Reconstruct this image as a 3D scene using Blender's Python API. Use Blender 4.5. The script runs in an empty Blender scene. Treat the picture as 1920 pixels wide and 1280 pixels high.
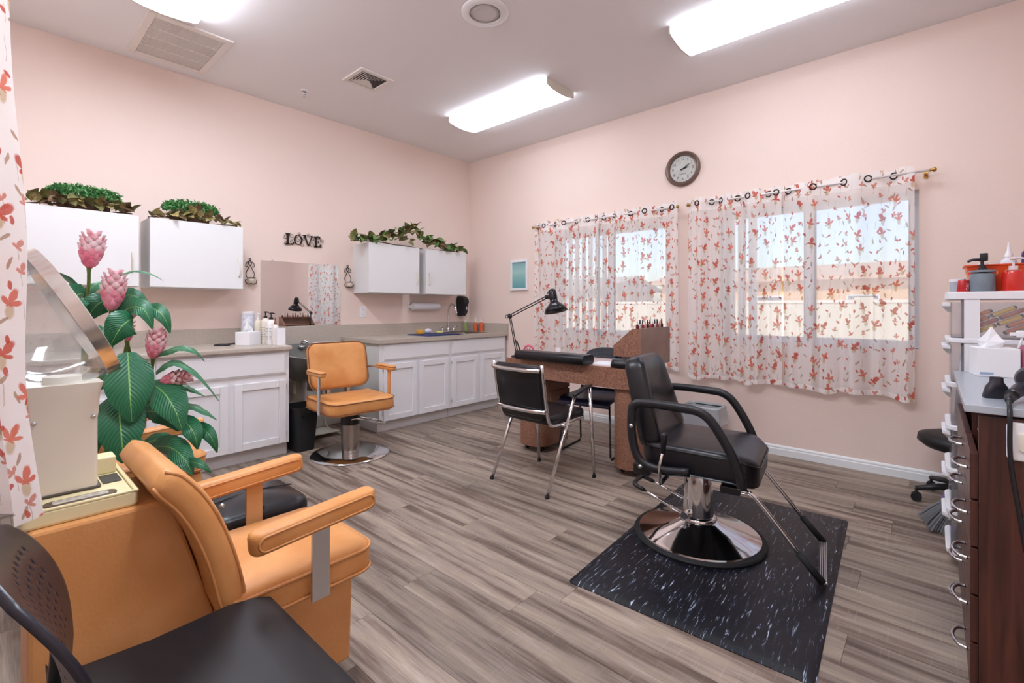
import bpy, bmesh, math, random
from mathutils import Vector, Matrix, Euler
random.seed(7)
PI = math.pi
C = bpy.context.scene.collection
scene = bpy.context.scene

# ---------------------------------------------------------------- camera, sky, sun, exposure
cam_d = bpy.data.cameras.new('camera'); cam = bpy.data.objects.new('camera', cam_d); C.objects.link(cam)
cam.location = (4.543, -4.238, 1.18); cam.rotation_euler = (PI/2, 0, math.radians(41.786))
cam_d.sensor_width = 36; cam_d.lens = 884/1920*36; cam_d.shift_y = -64/1920; cam_d.clip_start = 0.02
scene.camera = cam
world = bpy.data.worlds.new('sky'); scene.world = world; world.use_nodes = True
wn = world.node_tree.nodes; wl = world.node_tree.links
sky = wn.new('ShaderNodeTexSky'); sky.sky_type = 'NISHITA'; sky.sun_disc = False
sky.sun_elevation = math.radians(48); sky.sun_rotation = math.radians(160); sky.air_density = 1.0; sky.dust_density = 1.5
wl.new(sky.outputs[0], wn['Background'].inputs[0]); wn['Background'].inputs[1].default_value = 0.32
sun_d = bpy.data.lights.new('sun', 'SUN'); sun_d.energy = 5.0; sun_d.angle = math.radians(0.6); sun_d.color = (1, .94, .85)
sun = bpy.data.objects.new('sun', sun_d); C.objects.link(sun); sun.rotation_euler = (math.radians(48), 0, math.radians(-15))
vs = scene.view_settings
vs.view_transform = 'Standard'; vs.look = 'None'; vs.gamma = 1.0; vs.use_curve_mapping = False; vs.exposure = 0.1
LAMP_BACK, LAMP_NEAR = 8.0, 25.0      # diffuser emission of the two fixtures by the window wall / by the near wall

# ---------------------------------------------------------------- material helpers
def lin(c):
    if isinstance(c, str):
        c = [int(c[i:i+2], 16)/255 for i in (1, 3, 5)]
        c = [(v/12.92 if v <= .04045 else ((v+.055)/1.055)**2.4) for v in c]
    return (c[0], c[1], c[2], 1.0)
MATS = {}
def mat(name, color, rough=.5, metal=0.0, spec=.5, vary=None, vscale=8, bump=0, bscale=200, emit=0, coat=0, trans=0, ior=1.45, alpha=1.0):
    if name in MATS: return MATS[name]
    m = bpy.data.materials.new(name); m.use_nodes = True; n = m.node_tree.nodes; l = m.node_tree.links
    b = n['Principled BSDF']; b.inputs['Base Color'].default_value = lin(color)
    b.inputs['Roughness'].default_value = rough; b.inputs['Metallic'].default_value = metal
    b.inputs['Specular IOR Level'].default_value = spec; b.inputs['Coat Weight'].default_value = coat
    b.inputs['Transmission Weight'].default_value = trans; b.inputs['IOR'].default_value = ior; b.inputs['Alpha'].default_value = alpha
    if emit: b.inputs['Emission Color'].default_value = (.90, .985, 1.12, 1); b.inputs['Emission Strength'].default_value = emit
    tc = None
    if vary:
        tc = n.new('ShaderNodeTexCoord'); t = n.new('ShaderNodeTexNoise'); t.inputs['Scale'].default_value = vscale; t.inputs['Detail'].default_value = 4
        l.new(tc.outputs['Object'], t.inputs['Vector'])
        r = n.new('ShaderNodeValToRGB'); r.color_ramp.elements[0].position = .35; r.color_ramp.elements[1].position = .65
        r.color_ramp.elements[0].color = lin(color); r.color_ramp.elements[1].color = lin(vary)
        l.new(t.outputs['Fac'], r.inputs[0]); l.new(r.outputs[0], b.inputs['Base Color'])
    if bump:
        tc = tc or n.new('ShaderNodeTexCoord'); t = n.new('ShaderNodeTexNoise'); t.inputs['Scale'].default_value = bscale; t.inputs['Detail'].default_value = 3
        l.new(tc.outputs['Object'], t.inputs['Vector']); bp = n.new('ShaderNodeBump'); bp.inputs['Strength'].default_value = bump; bp.inputs['Distance'].default_value = .003
        l.new(t.outputs['Fac'], bp.inputs['Height']); l.new(bp.outputs[0], b.inputs['Normal'])
    MATS[name] = m; return m
def clear_mat(name, tint, gloss=.12, opacity=.15, rough=.05):
    """thin clear plastic or glass: mostly lets light straight through, with a weak reflection and a weak milky body"""
    if name in MATS: return MATS[name]
    m = bpy.data.materials.new(name); m.use_nodes = True; n = m.node_tree.nodes; l = m.node_tree.links
    for x in list(n): n.remove(x)
    o = n.new('ShaderNodeOutputMaterial'); t = n.new('ShaderNodeBsdfTransparent'); g = n.new('ShaderNodeBsdfGlossy'); d = n.new('ShaderNodeBsdfDiffuse')
    t.inputs[0].default_value = lin(tint); g.inputs['Roughness'].default_value = rough; d.inputs[0].default_value = lin(tint)
    f = n.new('ShaderNodeFresnel'); f.inputs[0].default_value = 1.4
    a = n.new('ShaderNodeMixShader'); a.inputs[0].default_value = opacity; l.new(t.outputs[0], a.inputs[1]); l.new(d.outputs[0], a.inputs[2])
    mm = n.new('ShaderNodeMath'); mm.operation = 'MULTIPLY_ADD'; mm.inputs[1].default_value = .7; mm.inputs[2].default_value = gloss*.2; l.new(f.outputs[0], mm.inputs[0])
    b = n.new('ShaderNodeMixShader'); l.new(mm.outputs[0], b.inputs[0]); l.new(a.outputs[0], b.inputs[1]); l.new(g.outputs[0], b.inputs[2])
    l.new(b.outputs[0], o.inputs[0]); MATS[name] = m; return m

# ---------------------------------------------------------------- mesh helpers: a shape is (verts, faces)
def box(x0, y0, z0, x1, y1, z1):
    v = [(x, y, z) for z in (z0, z1) for y in (y0, y1) for x in (x0, x1)]
    return v, [(0, 2, 3, 1), (4, 5, 7, 6), (0, 1, 5, 4), (2, 6, 7, 3), (0, 4, 6, 2), (1, 3, 7, 5)]
def join(*gs):
    V, F = [], []
    for v, f in gs:
        k = len(V); V += list(v); F += [tuple(i+k for i in q) for q in f]
    return V, F
def xf(g, m): return [tuple(m @ Vector(p)) for p in g[0]], g[1]
def mv(g, x, y, z): return [(p[0]+x, p[1]+y, p[2]+z) for p in g[0]], g[1]
def rot(g, ax, deg, o=(0, 0, 0)):
    M = Matrix.Translation(o) @ Matrix.Rotation(math.radians(deg), 4, ax) @ Matrix.Translation([-q for q in o]); return xf(g, M)
def loft(rings, cap0=True, cap1=True):
    n = len(rings[0]); V = [tuple(p) for r in rings for p in r]; F = []
    for i in range(len(rings)-1):
        for j in range(n):
            a, b = i*n+j, i*n+(j+1) % n; F.append((a, b, b+n, a+n))
    if cap0: F.append(tuple(range(n-1, -1, -1)))
    if cap1: F.append(tuple(range((len(rings)-1)*n, len(rings)*n)))
    return V, F
def rrect(w, d, r, k=5):
    r = min(r, w/2-1e-4, d/2-1e-4); P = []
    for cx, cy, a0 in ((w/2-r, d/2-r, 0), (-w/2+r, d/2-r, 90), (-w/2+r, -d/2+r, 180), (w/2-r, -d/2+r, 270)):
        for i in range(k+1):
            a = math.radians(a0+90*i/k); P.append((cx+r*math.cos(a), cy+r*math.sin(a)))
    return P
def cushion(w, d, h, r=.05, e=.02, crown=.0, k=5):
    """padded slab, z 0..h (+crown), rounded outline and rounded edges"""
    R = []
    for i in range(4):
        a = PI/2*i/3; ins = e*(1-math.sin(a)); R.append((ins, e*(1-math.cos(a))))
    for i in range(4):
        a = PI/2*i/3; R.append((e*(1-math.cos(a)), h-e+e*math.sin(a)))
    rings = []
    for ins, z in R: rings.append([(x, y, z) for x, y in rrect(w-2*ins, d-2*ins, max(r-ins, .004), k)])
    if crown:
        for s in (.8, .5, .2): rings.append([(x*s, y*s, h+crown*(1-s*s)) for x, y in rrect(w-2*e, d-2*e, max(r-e, .004), k)])
    return loft(rings)
def lathe(prof, n=24, cap0=True, cap1=True):
    return loft([[(r*math.cos(2*PI*j/n), r*math.sin(2*PI*j/n), z) for j in range(n)] for r, z in prof], cap0, cap1)
def cyl(r, z0, z1, n=16, r2=None): return lathe([(r, z0), (r if r2 is None else r2, z1)], n)
def tube(pts, r, n=8, closed=False, flat=1.0):
    P = [Vector(p) for p in pts]; m = len(P); rings = []; up = None
    for i in range(m):
        if closed: t = (P[(i+1) % m]-P[i-1]).normalized()
        else: t = (P[min(i+1, m-1)]-P[max(i-1, 0)]).normalized()
        if up is None: up = Vector((0, 0, 1)) if abs(t.z) < .9 else Vector((0, 1, 0))
        s = t.cross(up)
        if s.length < 1e-4: s = t.cross(Vector((1, 0, 0)))
        s.normalize(); up = s.cross(t).normalized()
        rr = r[i] if isinstance(r, (list, tuple)) else r
        rings.append([tuple(P[i]+rr*(math.cos(2*PI*j/n)*s+math.sin(2*PI*j/n)*flat*up)) for j in range(n)])
    if closed: rings.append(rings[0]); return loft(rings, False, False)
    return loft(rings)
def smooth_path(pts, k=6, closed=False):
    P = [Vector(p) for p in pts]; m = len(P); out = []
    for i in range(m if closed else m-1):
        p0 = P[i-1] if (closed or i > 0) else P[0]; p1 = P[i]; p2 = P[(i+1) % m]; p3 = P[(i+2) % m] if (closed or i+2 < m) else P[-1]
        for j in range(k):
            t = j/k; out.append(.5*((2*p1)+(-p0+p2)*t+(2*p0-5*p1+4*p2-p3)*t*t+(-p0+3*p1-3*p2+p3)*t**3))
    if not closed: out.append(P[-1])
    return out
def torus(R, r, n=20, k=8): return tube([(R*math.cos(2*PI*i/n), R*math.sin(2*PI*i/n), 0) for i in range(n)], r, k, True)
def prism(poly, a, b, plane='yz'):
    def q(u, v, w): return {'yz': (w, u, v), 'xz': (u, w, v), 'xy': (u, v, w)}[plane]
    return loft([[q(u, v, a) for u, v in poly], [q(u, v, b) for u, v in poly]])
def sphere(r, n=12, k=8, sc=(1, 1, 1)):
    return [(x*sc[0], y*sc[1], z*sc[2]) for x, y, z in lathe([(max(r*math.sin(PI*i/k), 1e-4), -r*math.cos(PI*i/k)) for i in range(k+1)], n)[0]], lathe([(1, i) for i in range(k+1)], n)[1]
def mesh(name, g, m, smooth=False, uv=None):
    me = bpy.data.meshes.new(name); me.from_pydata([tuple(v) for v in g[0]], [], [tuple(f) for f in g[1]])
    if m: me.materials.append(m)
    bm = bmesh.new(); bm.from_mesh(me); bmesh.ops.recalc_face_normals(bm, faces=bm.faces); bm.to_mesh(me); bm.free()
    if uv:
        L = me.uv_layers.new(name='UVMap')
        for p in me.loops: L.data[p.index].uv = uv[p.vertex_index]
    if smooth:
        for p in me.polygons: p.use_smooth = True
        if smooth is not True: me.set_sharp_from_angle(angle=math.radians(smooth))
    me.update(); return me
def obj(name, g, m, parent=None, smooth=False, loc=None, rotz=None, bevel=0, uv=None, me=None):
    o = bpy.data.objects.new(name, me or mesh(name, g, m, smooth, uv)); C.objects.link(o)
    if parent: o.parent = parent
    if loc: o.location = loc
    if rotz is not None: o.rotation_euler = (0, 0, rotz)
    if bevel:
        b = o.modifiers.new('bevel', 'BEVEL'); b.width = bevel; b.segments = 2; b.limit_method = 'ANGLE'; b.angle_limit = math.radians(40)
    return o
def tag(o, label, cat=None, group=None, kind=None):
    if label: o['label'] = label
    if cat: o['category'] = cat
    if group: o['group'] = group
    if kind: o['kind'] = kind
    return o
def thing(name, label, cat, loc=(0, 0, 0), rotz=0, group=None):
    o = bpy.data.objects.new(name, None); C.objects.link(o); o.location = loc; o.rotation_euler = (0, 0, rotz); o.empty_display_size = .1
    return tag(o, label, cat, group)
def one(name, label, cat, g, m, loc=(0, 0, 0), rotz=0, smooth=False, bevel=0, group=None):
    return tag(obj(name, g, m, None, smooth, loc, rotz, bevel), label, cat, group)
def struct(name, g, m, label, parent=None, smooth=False, bevel=0):
    o = obj(name, g, m, parent, smooth, bevel=bevel)
    if not parent: tag(o, label, 'room', kind='structure')
    return o
_font = {}
def text_shape(s, size):
    """flat lettering as a mesh shape in the xy plane, centred"""
    if (s, size) in _font: return _font[s, size]
    cu = bpy.data.curves.new('lettering', 'FONT'); cu.body = s; cu.size = size; cu.align_x = 'CENTER'; cu.align_y = 'CENTER'; cu.resolution_u = 2
    o = bpy.data.objects.new('lettering', cu); C.objects.link(o)
    bpy.context.view_layer.update(); me = o.to_mesh(); g = [tuple(v.co) for v in me.vertices], [tuple(p.vertices) for p in me.polygons]
    o.to_mesh_clear(); bpy.data.objects.remove(o); bpy.data.curves.remove(cu); _font[s, size] = g; return g

# ---------------------------------------------------------------- materials
WALL = mat('pink_wall_paint', '#f0dbd0', .85, bump=.35, bscale=90)
CEIL = mat('ceiling_paint', '#f1edee', .9)
WHITE = mat('white_paint', '#e9e8ea', .45)
LAM = mat('white_laminate', '#e6e6e6', .35)
TRIM = mat('white_trim', '#eceff0', .4)
TOP = mat('taupe_countertop', '#bdb2a6', .35, vary='#b6aa9d', vscale=60)
CHROME = mat('chrome', '#d8d8da', .08, 1)
BRUSH = mat('brushed_steel', '#a8a29c', .28, 1)
ALU = mat('aluminium', '#c9cacc', .3, 1)
BLACK = mat('black_plastic', '#1c1c20', .38)
VINYL = mat('black_vinyl', '#17161b', .3, bump=.15, bscale=300)
RUBBER = mat('black_rubber', '#19191b', .7)
TAN = mat('tan_vinyl', '#dc9d60', .42, vary='#cf8c4e', vscale=7, bump=.12, bscale=160)
TANSIDE = mat('tan_vinyl_panel', '#e2a76c', .4, vary='#d69559', vscale=5, bump=.2, bscale=120)
PIPE = mat('brown_piping', '#8a5430', .5)
TANPIPE = mat('tan_piping', '#cf9058', .45)
CREAM = mat('cream_plastic', '#e9dcae', .4)
COLUMN = mat('ivory_enamel', '#ddd3c4', .35)
IRON = mat('dark_bronze_iron', '#2e2320', .5, .4)
MIRROR = mat('mirror_glass', '#eeeeee', .01, 1)
IVORY = mat('ivory_plate', '#e6dfd0', .4)
WPLAS = mat('white_plastic', '#eeedf0', .35)
GLASS = clear_mat('window_glass', (.93, .96, .97), .1, .0, .0)
CLEAR = clear_mat('clear_plastic', (.93, .95, .95), .4, .09, .06)
LEAFG = mat('dark_green_leaf', '#1f6b43', .38, vary='#17573a', vscale=25)
VEIN = mat('leaf_vein', '#7fb06a', .5)
PAPER = mat('white_paper', '#f0eff2', .8)
# ================================================================ ROOM
RX, RY, RZ = 5.40, -4.42, 3.07          # the room spans x 0..RX, y RY..0
def floor_material():
    m = bpy.data.materials.new('vinyl_plank'); m.use_nodes = True; n = m.node_tree.nodes; l = m.node_tree.links; b = n['Principled BSDF']
    tc = n.new('ShaderNodeTexCoord'); oi = n.new('ShaderNodeObjectInfo')
    off = n.new('ShaderNodeCombineXYZ'); mu = n.new('ShaderNodeMath'); mu.operation = 'MULTIPLY'; mu.inputs[1].default_value = 37.0
    l.new(oi.outputs['Random'], mu.inputs[0]); l.new(mu.outputs[0], off.inputs[0]); l.new(mu.outputs[0], off.inputs[1])
    ad = n.new('ShaderNodeVectorMath'); l.new(tc.outputs['Object'], ad.inputs[0]); l.new(off.outputs[0], ad.inputs[1])
    def noise(sx, sy, sc, det, rough=.6):
        mp = n.new('ShaderNodeMapping'); mp.inputs['Scale'].default_value = (sx, sy, 1); l.new(ad.outputs[0], mp.inputs[0])
        t = n.new('ShaderNodeTexNoise'); t.inputs['Scale'].default_value = sc; t.inputs['Detail'].default_value = det; t.inputs['Roughness'].default_value = rough
        l.new(mp.outputs[0], t.inputs['Vector']); return t
    a = noise(1.1, 17, 1, 4); r = n.new('ShaderNodeValToRGB'); l.new(a.outputs['Fac'], r.inputs[0])
    e = r.color_ramp.elements; e[0].position = .33; e[0].color = lin('#63534a'); e[1].position = .72; e[1].color = lin('#bfb2a8')
    for p, c in ((.42, '#7d6b60'), (.50, '#998a7f'), (.60, '#a89786')): q = e.new(p); q.color = lin(c)
    g = noise(9, 260, 1, 4, .7); g2 = n.new('ShaderNodeValToRGB'); g2.color_ramp.elements[0].position = .3; g2.color_ramp.elements[1].position = .7
    g2.color_ramp.elements[0].color = (.62, .6, .58, 1); g2.color_ramp.elements[1].color = (1.15, 1.15, 1.15, 1); l.new(g.outputs['Fac'], g2.inputs[0])
    mx = n.new('ShaderNodeMix'); mx.data_type = 'RGBA'; mx.blend_type = 'MULTIPLY'; mx.inputs[0].default_value = .75; l.new(r.outputs[0], mx.inputs[6]); l.new(g2.outputs[0], mx.inputs[7])
    # saw marks across the board
    s = noise(90, 4, 1, 2); s2 = n.new('ShaderNodeMapRange'); s2.inputs[1].default_value = .58; s2.inputs[2].default_value = .75; s2.inputs[3].default_value = 0; s2.inputs[4].default_value = .16; l.new(s.outputs['Fac'], s2.inputs[0])
    m2 = n.new('ShaderNodeMix'); m2.data_type = 'RGBA'; l.new(s2.outputs[0], m2.inputs[0]); l.new(mx.outputs[2], m2.inputs[6]); m2.inputs[7].default_value = lin('#c3b8b0')
    hv = n.new('ShaderNodeHueSaturation'); v = n.new('ShaderNodeMapRange'); v.inputs[3].default_value = .78; v.inputs[4].default_value = 1.12; l.new(oi.outputs['Random'], v.inputs[0])
    l.new(v.outputs[0], hv.inputs['Value']); l.new(m2.outputs[2], hv.inputs['Color']); l.new(hv.outputs[0], b.inputs['Base Color'])
    b.inputs['Roughness'].default_value = .5; b.inputs['Specular IOR Level'].default_value = .3
    bp = n.new('ShaderNodeBump'); bp.inputs['Strength'].default_value = .12; bp.inputs['Distance'].default_value = .002; l.new(g.outputs['Fac'], bp.inputs['Height']); l.new(bp.outputs[0], b.inputs['Normal'])
    return m
PLANK = floor_material()
slab = struct('floor', box(0, RY, -.08, RX, 0, -.004), mat('subfloor', '#3b322d', .9), 'grey brown wood look vinyl plank floor')
cache = {}; PW = .180; row = 0; y = 0.0
while y > RY+.001:
    w = min(PW, y-RY); x = -random.uniform(.1, 1.2)
    while x < RX:
        a, b_ = max(x, 0), min(x+1.22, RX); x += 1.22
        if b_-a < .03: continue
        k = (round(b_-a, 3), round(w, 3))
        if k not in cache: cache[k] = mesh('plank', box(-k[0]/2+.0006, -k[1]/2+.0006, -.004, k[0]/2-.0006, k[1]/2-.0006, 0), PLANK)
        obj('plank', None, None, slab, me=cache[k], loc=((a+b_)/2, y-w/2, 0))
    y -= w
struct('ceiling', box(-.12, RY-.12, RZ, RX+.12, .14, RZ+.1), CEIL, 'pale grey white painted ceiling')
struct('wall_left', box(-.12, RY, -.08, 0, 0, RZ), WALL, 'pink painted wall behind the white cabinets')
struct('wall_right', box(RX, RY, -.08, RX+.12, 0, RZ), WALL, 'pink painted wall at the right')
struct('wall_front', box(-.12, RY-.12, -.08, RX+.12, RY, RZ), WALL, 'pink painted wall nearest the viewer')
W1 = (1.42, 2.70, .90, 1.985); W2 = (3.17, 4.47, .90, 1.985)
wb = []
xs = [-.12, W1[0], W1[1], W2[0], W2[1], RX+.12]
for i in range(5):
    if i in (1, 3): wb += [box(xs[i], 0, -.08, xs[i+1], .14, W1[2]), box(xs[i], 0, W1[3], xs[i+1], .14, RZ)]
    else: wb.append(box(xs[i], 0, -.08, xs[i+1], .14, RZ))
struct('wall_back', join(*wb), WALL, 'pink painted wall with two curtained windows')
def baseboard(p): return [(0, 0), (-.016, 0), (-.016, .05), (-.012, .056), (-.012, .068), (-.007, .076), (0, .08)]
struct('baseboard_back', prism(baseboard(0), .66, RX-.02, 'yz'), TRIM, 'white moulded baseboard under the windows')
struct('baseboard_right', prism([(RX+u, v) for u, v in baseboard(0)], RY+.02, -.02, 'xz'), TRIM, 'white moulded baseboard along the right wall')

# ---------------------------------------------------------------- windows with real panes
VINF = mat('white_window_vinyl', '#d9dcdf', .4); DARKG = mat('dark_gasket', '#2a2d33', .6)
def window(n, W, label):
    x0, x1, z0, z1 = W; y0, y1 = .065, .125; f = .045
    o = tag(obj('window_%d' % n, join(box(x0, y0, z0, x0+f, y1, z1), box(x1-f, y0, z0, x1, y1, z1), box(x0+f, y0, z0, x1-f, y1, z0+f), box(x0+f, y0, z1-f, x1-f, y1, z1)), VINF), label, 'window', kind='structure')
    xm = (x0+x1)/2
    obj('mullion', box(xm-.03, y0+.002, z0+f, xm+.03, y1-.004, z1-f), VINF, o)
    for a, b_ in ((x0+f, xm-.03), (xm+.03, x1-f)):
        obj('pane', box(a-.002, .092, z0+f-.002, b_+.002, .096, z1-f+.002), GLASS, o)
        g = .012; obj('gasket', join(box(a, .085, z0+f, a+g, .1, z1-f), box(b_-g, .085, z0+f, b_, .1, z1-f)), DARKG, o)
    obj('sill', box(x0, .0, z0-.004, x1, .07, z0+.004), TRIM, o)
window(1, W1, 'white sliding window with blinds, nearer the corner')
window(2, W2, 'white sliding window below and right of the clock')

# ---------------------------------------------------------------- outside
GRAVEL = mat('pale_gravel', '#cdbfae', .9, vary='#b9a48b', vscale=3)
tag(obj('ground_outside', box(-40, .14, -.4, 45, 60, -.25), GRAVEL), 'pale sunlit gravel ground outside the windows', 'ground', kind='structure')
w = thing('garden_wall', 'low cream block wall outside beyond the windows', 'wall', (-6, 11, -.25))
obj('wall_body', box(-16, 0, 0, 18, .2, 1.55), mat('cream_block', '#d9cdbb', .85), w); obj('coping', box(-16, -.03, 1.55, 18, .23, 1.63), mat('coping_stone', '#e6ddd0', .8), w)
for k in range(9): obj('pier', box(-15+4*k, -.08, 0, -14.6+4*k, .28, 1.7), mat('cream_block', '#d9cdbb'), w)
def house(label, x, y, wd, h, wc, rc, rz=0):
    t = thing('house', label, 'house', (x, y, -.25), rz, 'houses outside')
    obj('wall_body', box(-wd/2, 0, 0, wd/2, 7, h), mat('stucco_'+wc[1:], wc, .9), t)
    obj('roof', prism([(-.6, h), (7.6, h), (7.6, h+.2), (3.5, h+1.1), (-.6, h+.2)], -wd/2-.5, wd/2+.5, 'yz'), mat('roof_'+rc[1:], rc, .8), t)
    for i in range(3):
        xx = -wd/2+wd*(i+.5)/3; f = obj('window', box(xx-.7, -.05, 1.0, xx+.7, 0, 2.1), VINF, t); obj('pane', box(xx-.62, -.06, 1.08, xx+.62, -.05, 2.02), mat('dark_pane', '#56626e', .1), f)
house('orange stucco house seen through the right window', -2.5, 26, 13, 2.9, '#dcae80', '#c9a58c')
house('pale cream house seen through the left window', -19, 24, 14, 2.6, '#d8cbbb', '#a89c92')

# ---------------------------------------------------------------- vertical blinds
BL = mat('blind_slat', '#f5f3f0', .6); _b = BL.node_tree; _t = _b.nodes.new('ShaderNodeBsdfTranslucent'); _t.inputs[0].default_value = (.95, .94, .92, 1); _m = _b.nodes.new('ShaderNodeMixShader'); _m.inputs[0].default_value = .6
_b.links.new(_b.nodes['Principled BSDF'].outputs[0], _m.inputs[1]); _b.links.new(_t.outputs[0], _m.inputs[2]); _b.links.new(_m.outputs[0], _b.nodes['Material Output'].inputs[0])
def blinds(label, x0, n, W, sp=.085, ang=-25):
    t = thing('vertical_blind', label, 'blind', (x0, .035, W[2]))
    obj('headrail', box(-.04, -.02, W[3]-W[2]-.045, n*sp, .02, W[3]-W[2]-.002), BL, t)
    me = mesh('slat', join(rot(box(-.04, -.001, .02, .04, .001, W[3]-W[2]-.045), 'Z', ang)), BL)
    for i in range(n): obj('slat', None, None, t, me=me, loc=(i*sp, 0, 0))
blinds('white vertical blind slats in the left window, behind the curtain', 1.50, 7, W1)
blinds('white vertical blind slats in the right window, behind the curtain', 3.25, 3, W2)

# ---------------------------------------------------------------- curtains
def curtain_material(name, sc=1.0, open_=.31):
    m = bpy.data.materials.new(name); m.use_nodes = True; n = m.node_tree.nodes; l = m.node_tree.links
    for x in list(n): n.remove(x)
    uv = n.new('ShaderNodeUVMap')
    def vmath(op, a, b=None):
        q = n.new('ShaderNodeVectorMath'); q.operation = op
        (l.new(a, q.inputs[0]) if not isinstance(a, tuple) else setattr(q.inputs[0], 'default_value', a))
        if b is not None: (l.new(b, q.inputs[1]) if not isinstance(b, tuple) else setattr(q.inputs[1], 'default_value', b))
        return q.outputs[0]
    def M(op, a, b=None, c=None):
        q = n.new('ShaderNodeMath'); q.operation = op
        for i, v in enumerate((a, b, c)):
            if v is None: continue
            if isinstance(v, (int, float)): q.inputs[i].default_value = v
            else: l.new(v, q.inputs[i])
        return q.outputs[0]
    nz = n.new('ShaderNodeTexNoise'); nz.inputs['Scale'].default_value = 45/sc; l.new(uv.outputs[0], nz.inputs['Vector'])
    wob = vmath('MULTIPLY', vmath('SUBTRACT', nz.outputs['Color'], (.5, .5, .5)), (.010*sc,)*3)
    P = vmath('ADD', uv.outputs[0], wob)
    def cells(scale, off):
        v = n.new('ShaderNodeTexVoronoi'); v.voronoi_dimensions = '2D'; v.inputs['Scale'].default_value = scale/sc; v.inputs['Randomness'].default_value = .85
        p = vmath('ADD', P, off); l.new(p, v.inputs['Vector'])
        d = vmath('SUBTRACT', p, v.outputs['Position'])
        s = n.new('ShaderNodeSeparateXYZ'); l.new(d, s.inputs[0]); cs = n.new('ShaderNodeSeparateColor'); l.new(v.outputs['Color'], cs.inputs[0])
        return s.outputs[0], s.outputs[1], cs.outputs
    def below(x, hi, soft): # 1 where x < hi
        q = n.new('ShaderNodeMapRange'); q.interpolation_type = 'SMOOTHSTEP'; l.new(x, q.inputs[0]); q.inputs[1].default_value = hi-soft; q.inputs[2].default_value = hi+soft; q.inputs[3].default_value = 1; q.inputs[4].default_value = 0
        return q.outputs[0]
    def blossom(scale, off, R, keep):
        x, y, c = cells(scale, off)
        th = M('ARCTAN2', x, y)                       # angle from straight up
        th = M('ADD', th, M('MULTIPLY_ADD', c[0], 1.9, -.95))
        r = M('SQRT', M('ADD', M('MULTIPLY', x, x), M('MULTIPLY', y, y)))
        pet = M('ABSOLUTE', M('COSINE', M('MULTIPLY', th, M('MULTIPLY_ADD', c[2], 1.6, 1.7))))
        up = M('MULTIPLY_ADD', M('COSINE', th), .55, .5)
        lim = M('MULTIPLY', M('MULTIPLY_ADD', pet, .75, .25), M('MULTIPLY', M('MAXIMUM', up, .12), R*sc))
        f = below(M('DIVIDE', r, M('MAXIMUM', lim, .0005)), 1.0, .12)
        return M('MULTIPLY', f, M('LESS_THAN', c[1], keep)), x, y, c
    def drop(scale, off, a, b, keep):
        x, y, c = cells(scale, off)
        t = M('MULTIPLY_ADD', c[0], 2.4, -1.2); ct, st = M('COSINE', t), M('SINE', t)
        u = M('ADD', M('MULTIPLY', x, ct), M('MULTIPLY', y, st)); v = M('SUBTRACT', M('MULTIPLY', y, ct), M('MULTIPLY', x, st))
        e = M('ADD', M('POWER', M('ABSOLUTE', M('DIVIDE', u, a*sc)), 2.0), M('POWER', M('ABSOLUTE', M('DIVIDE', v, b*sc)), 2.0))
        return M('MULTIPLY', below(e, 1.0, .25), M('LESS_THAN', c[1], keep))
    f1, x1, y1, c1 = blossom(8.0, (.0, .0, 0), .046, .62)
    f2, x2, y2, c2 = blossom(9.5, (.37, .61, 0), .030, .5)
    d1 = drop(12, (.11, .23, 0), .0065, .013, .5); d2 = drop(13, (.71, .43, 0), .0055, .019, .6)
    # ochre calyx under the large blossoms, and stems
    yy = M('ADD', y1, .018*sc); ee = M('ADD', M('POWER', M('ABSOLUTE', M('DIVIDE', x1, .013*sc)), 2.0), M('POWER', M('ABSOLUTE', M('DIVIDE', yy, .024*sc)), 2.0))
    och = M('MULTIPLY', below(ee, .9, .5), M('LESS_THAN', c1[1], .62))
    st = M('MULTIPLY', below(M('ABSOLUTE', M('ADD', x2, M('MULTIPLY', M('SINE', M('MULTIPLY', y2, 60.0)), .004))), .0012*sc, .0008), below(y2, .0, .005))
    col = n.new('ShaderNodeMix'); col.data_type = 'RGBA'; base = col
    base.inputs[6].default_value = lin('#fdf6f3'); base.inputs[7].default_value = lin('#c9a877'); l.new(M('MULTIPLY', och, .75), base.inputs[0]); cur = base.outputs[2]
    def paint(cur, fac, c, k=1.0):
        q = n.new('ShaderNodeMix'); q.data_type = 'RGBA'; l.new(M('MULTIPLY', fac, k), q.inputs[0]); l.new(cur, q.inputs[6])
        (l.new(c, q.inputs[7]) if not isinstance(c, str) else setattr(q.inputs[7], 'default_value', lin(c))); return q.outputs[2]
    red = n.new('ShaderNodeMix'); red.data_type = 'RGBA'; red.inputs[6].default_value = lin('#c4402c'); red.inputs[7].default_value = lin('#e2765c'); l.new(c1[2], red.inputs[0])
    cur = paint(cur, st, '#9c7d63', .55); cur = paint(cur, d2, '#a0703f', .75); cur = paint(cur, f2, '#cf6a4c', .8); cur = paint(cur, f1, red.outputs[2], .92); cur = paint(cur, d1, '#c8402e', .9)
    ink = M('MAXIMUM', M('MAXIMUM', f1, f2), M('MAXIMUM', d1, M('MULTIPLY', M('MAXIMUM', och, d2), .6)))
    o = n.new('ShaderNodeOutputMaterial'); tr = n.new('ShaderNodeBsdfTransparent'); df = n.new('ShaderNodeBsdfDiffuse'); tl = n.new('ShaderNodeBsdfTranslucent')
    l.new(cur, df.inputs[0]); l.new(cur, tl.inputs[0])
    a = n.new('ShaderNodeMixShader'); a.inputs[0].default_value = .25; l.new(df.outputs[0], a.inputs[1]); l.new(tl.outputs[0], a.inputs[2])
    b = n.new('ShaderNodeMixShader'); op = M('MULTIPLY_ADD', ink, open_*.62, 1-open_); l.new(op, b.inputs[0]); l.new(tr.outputs[0], b.inputs[1]); l.new(a.outputs[0], b.inputs[2])
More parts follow.
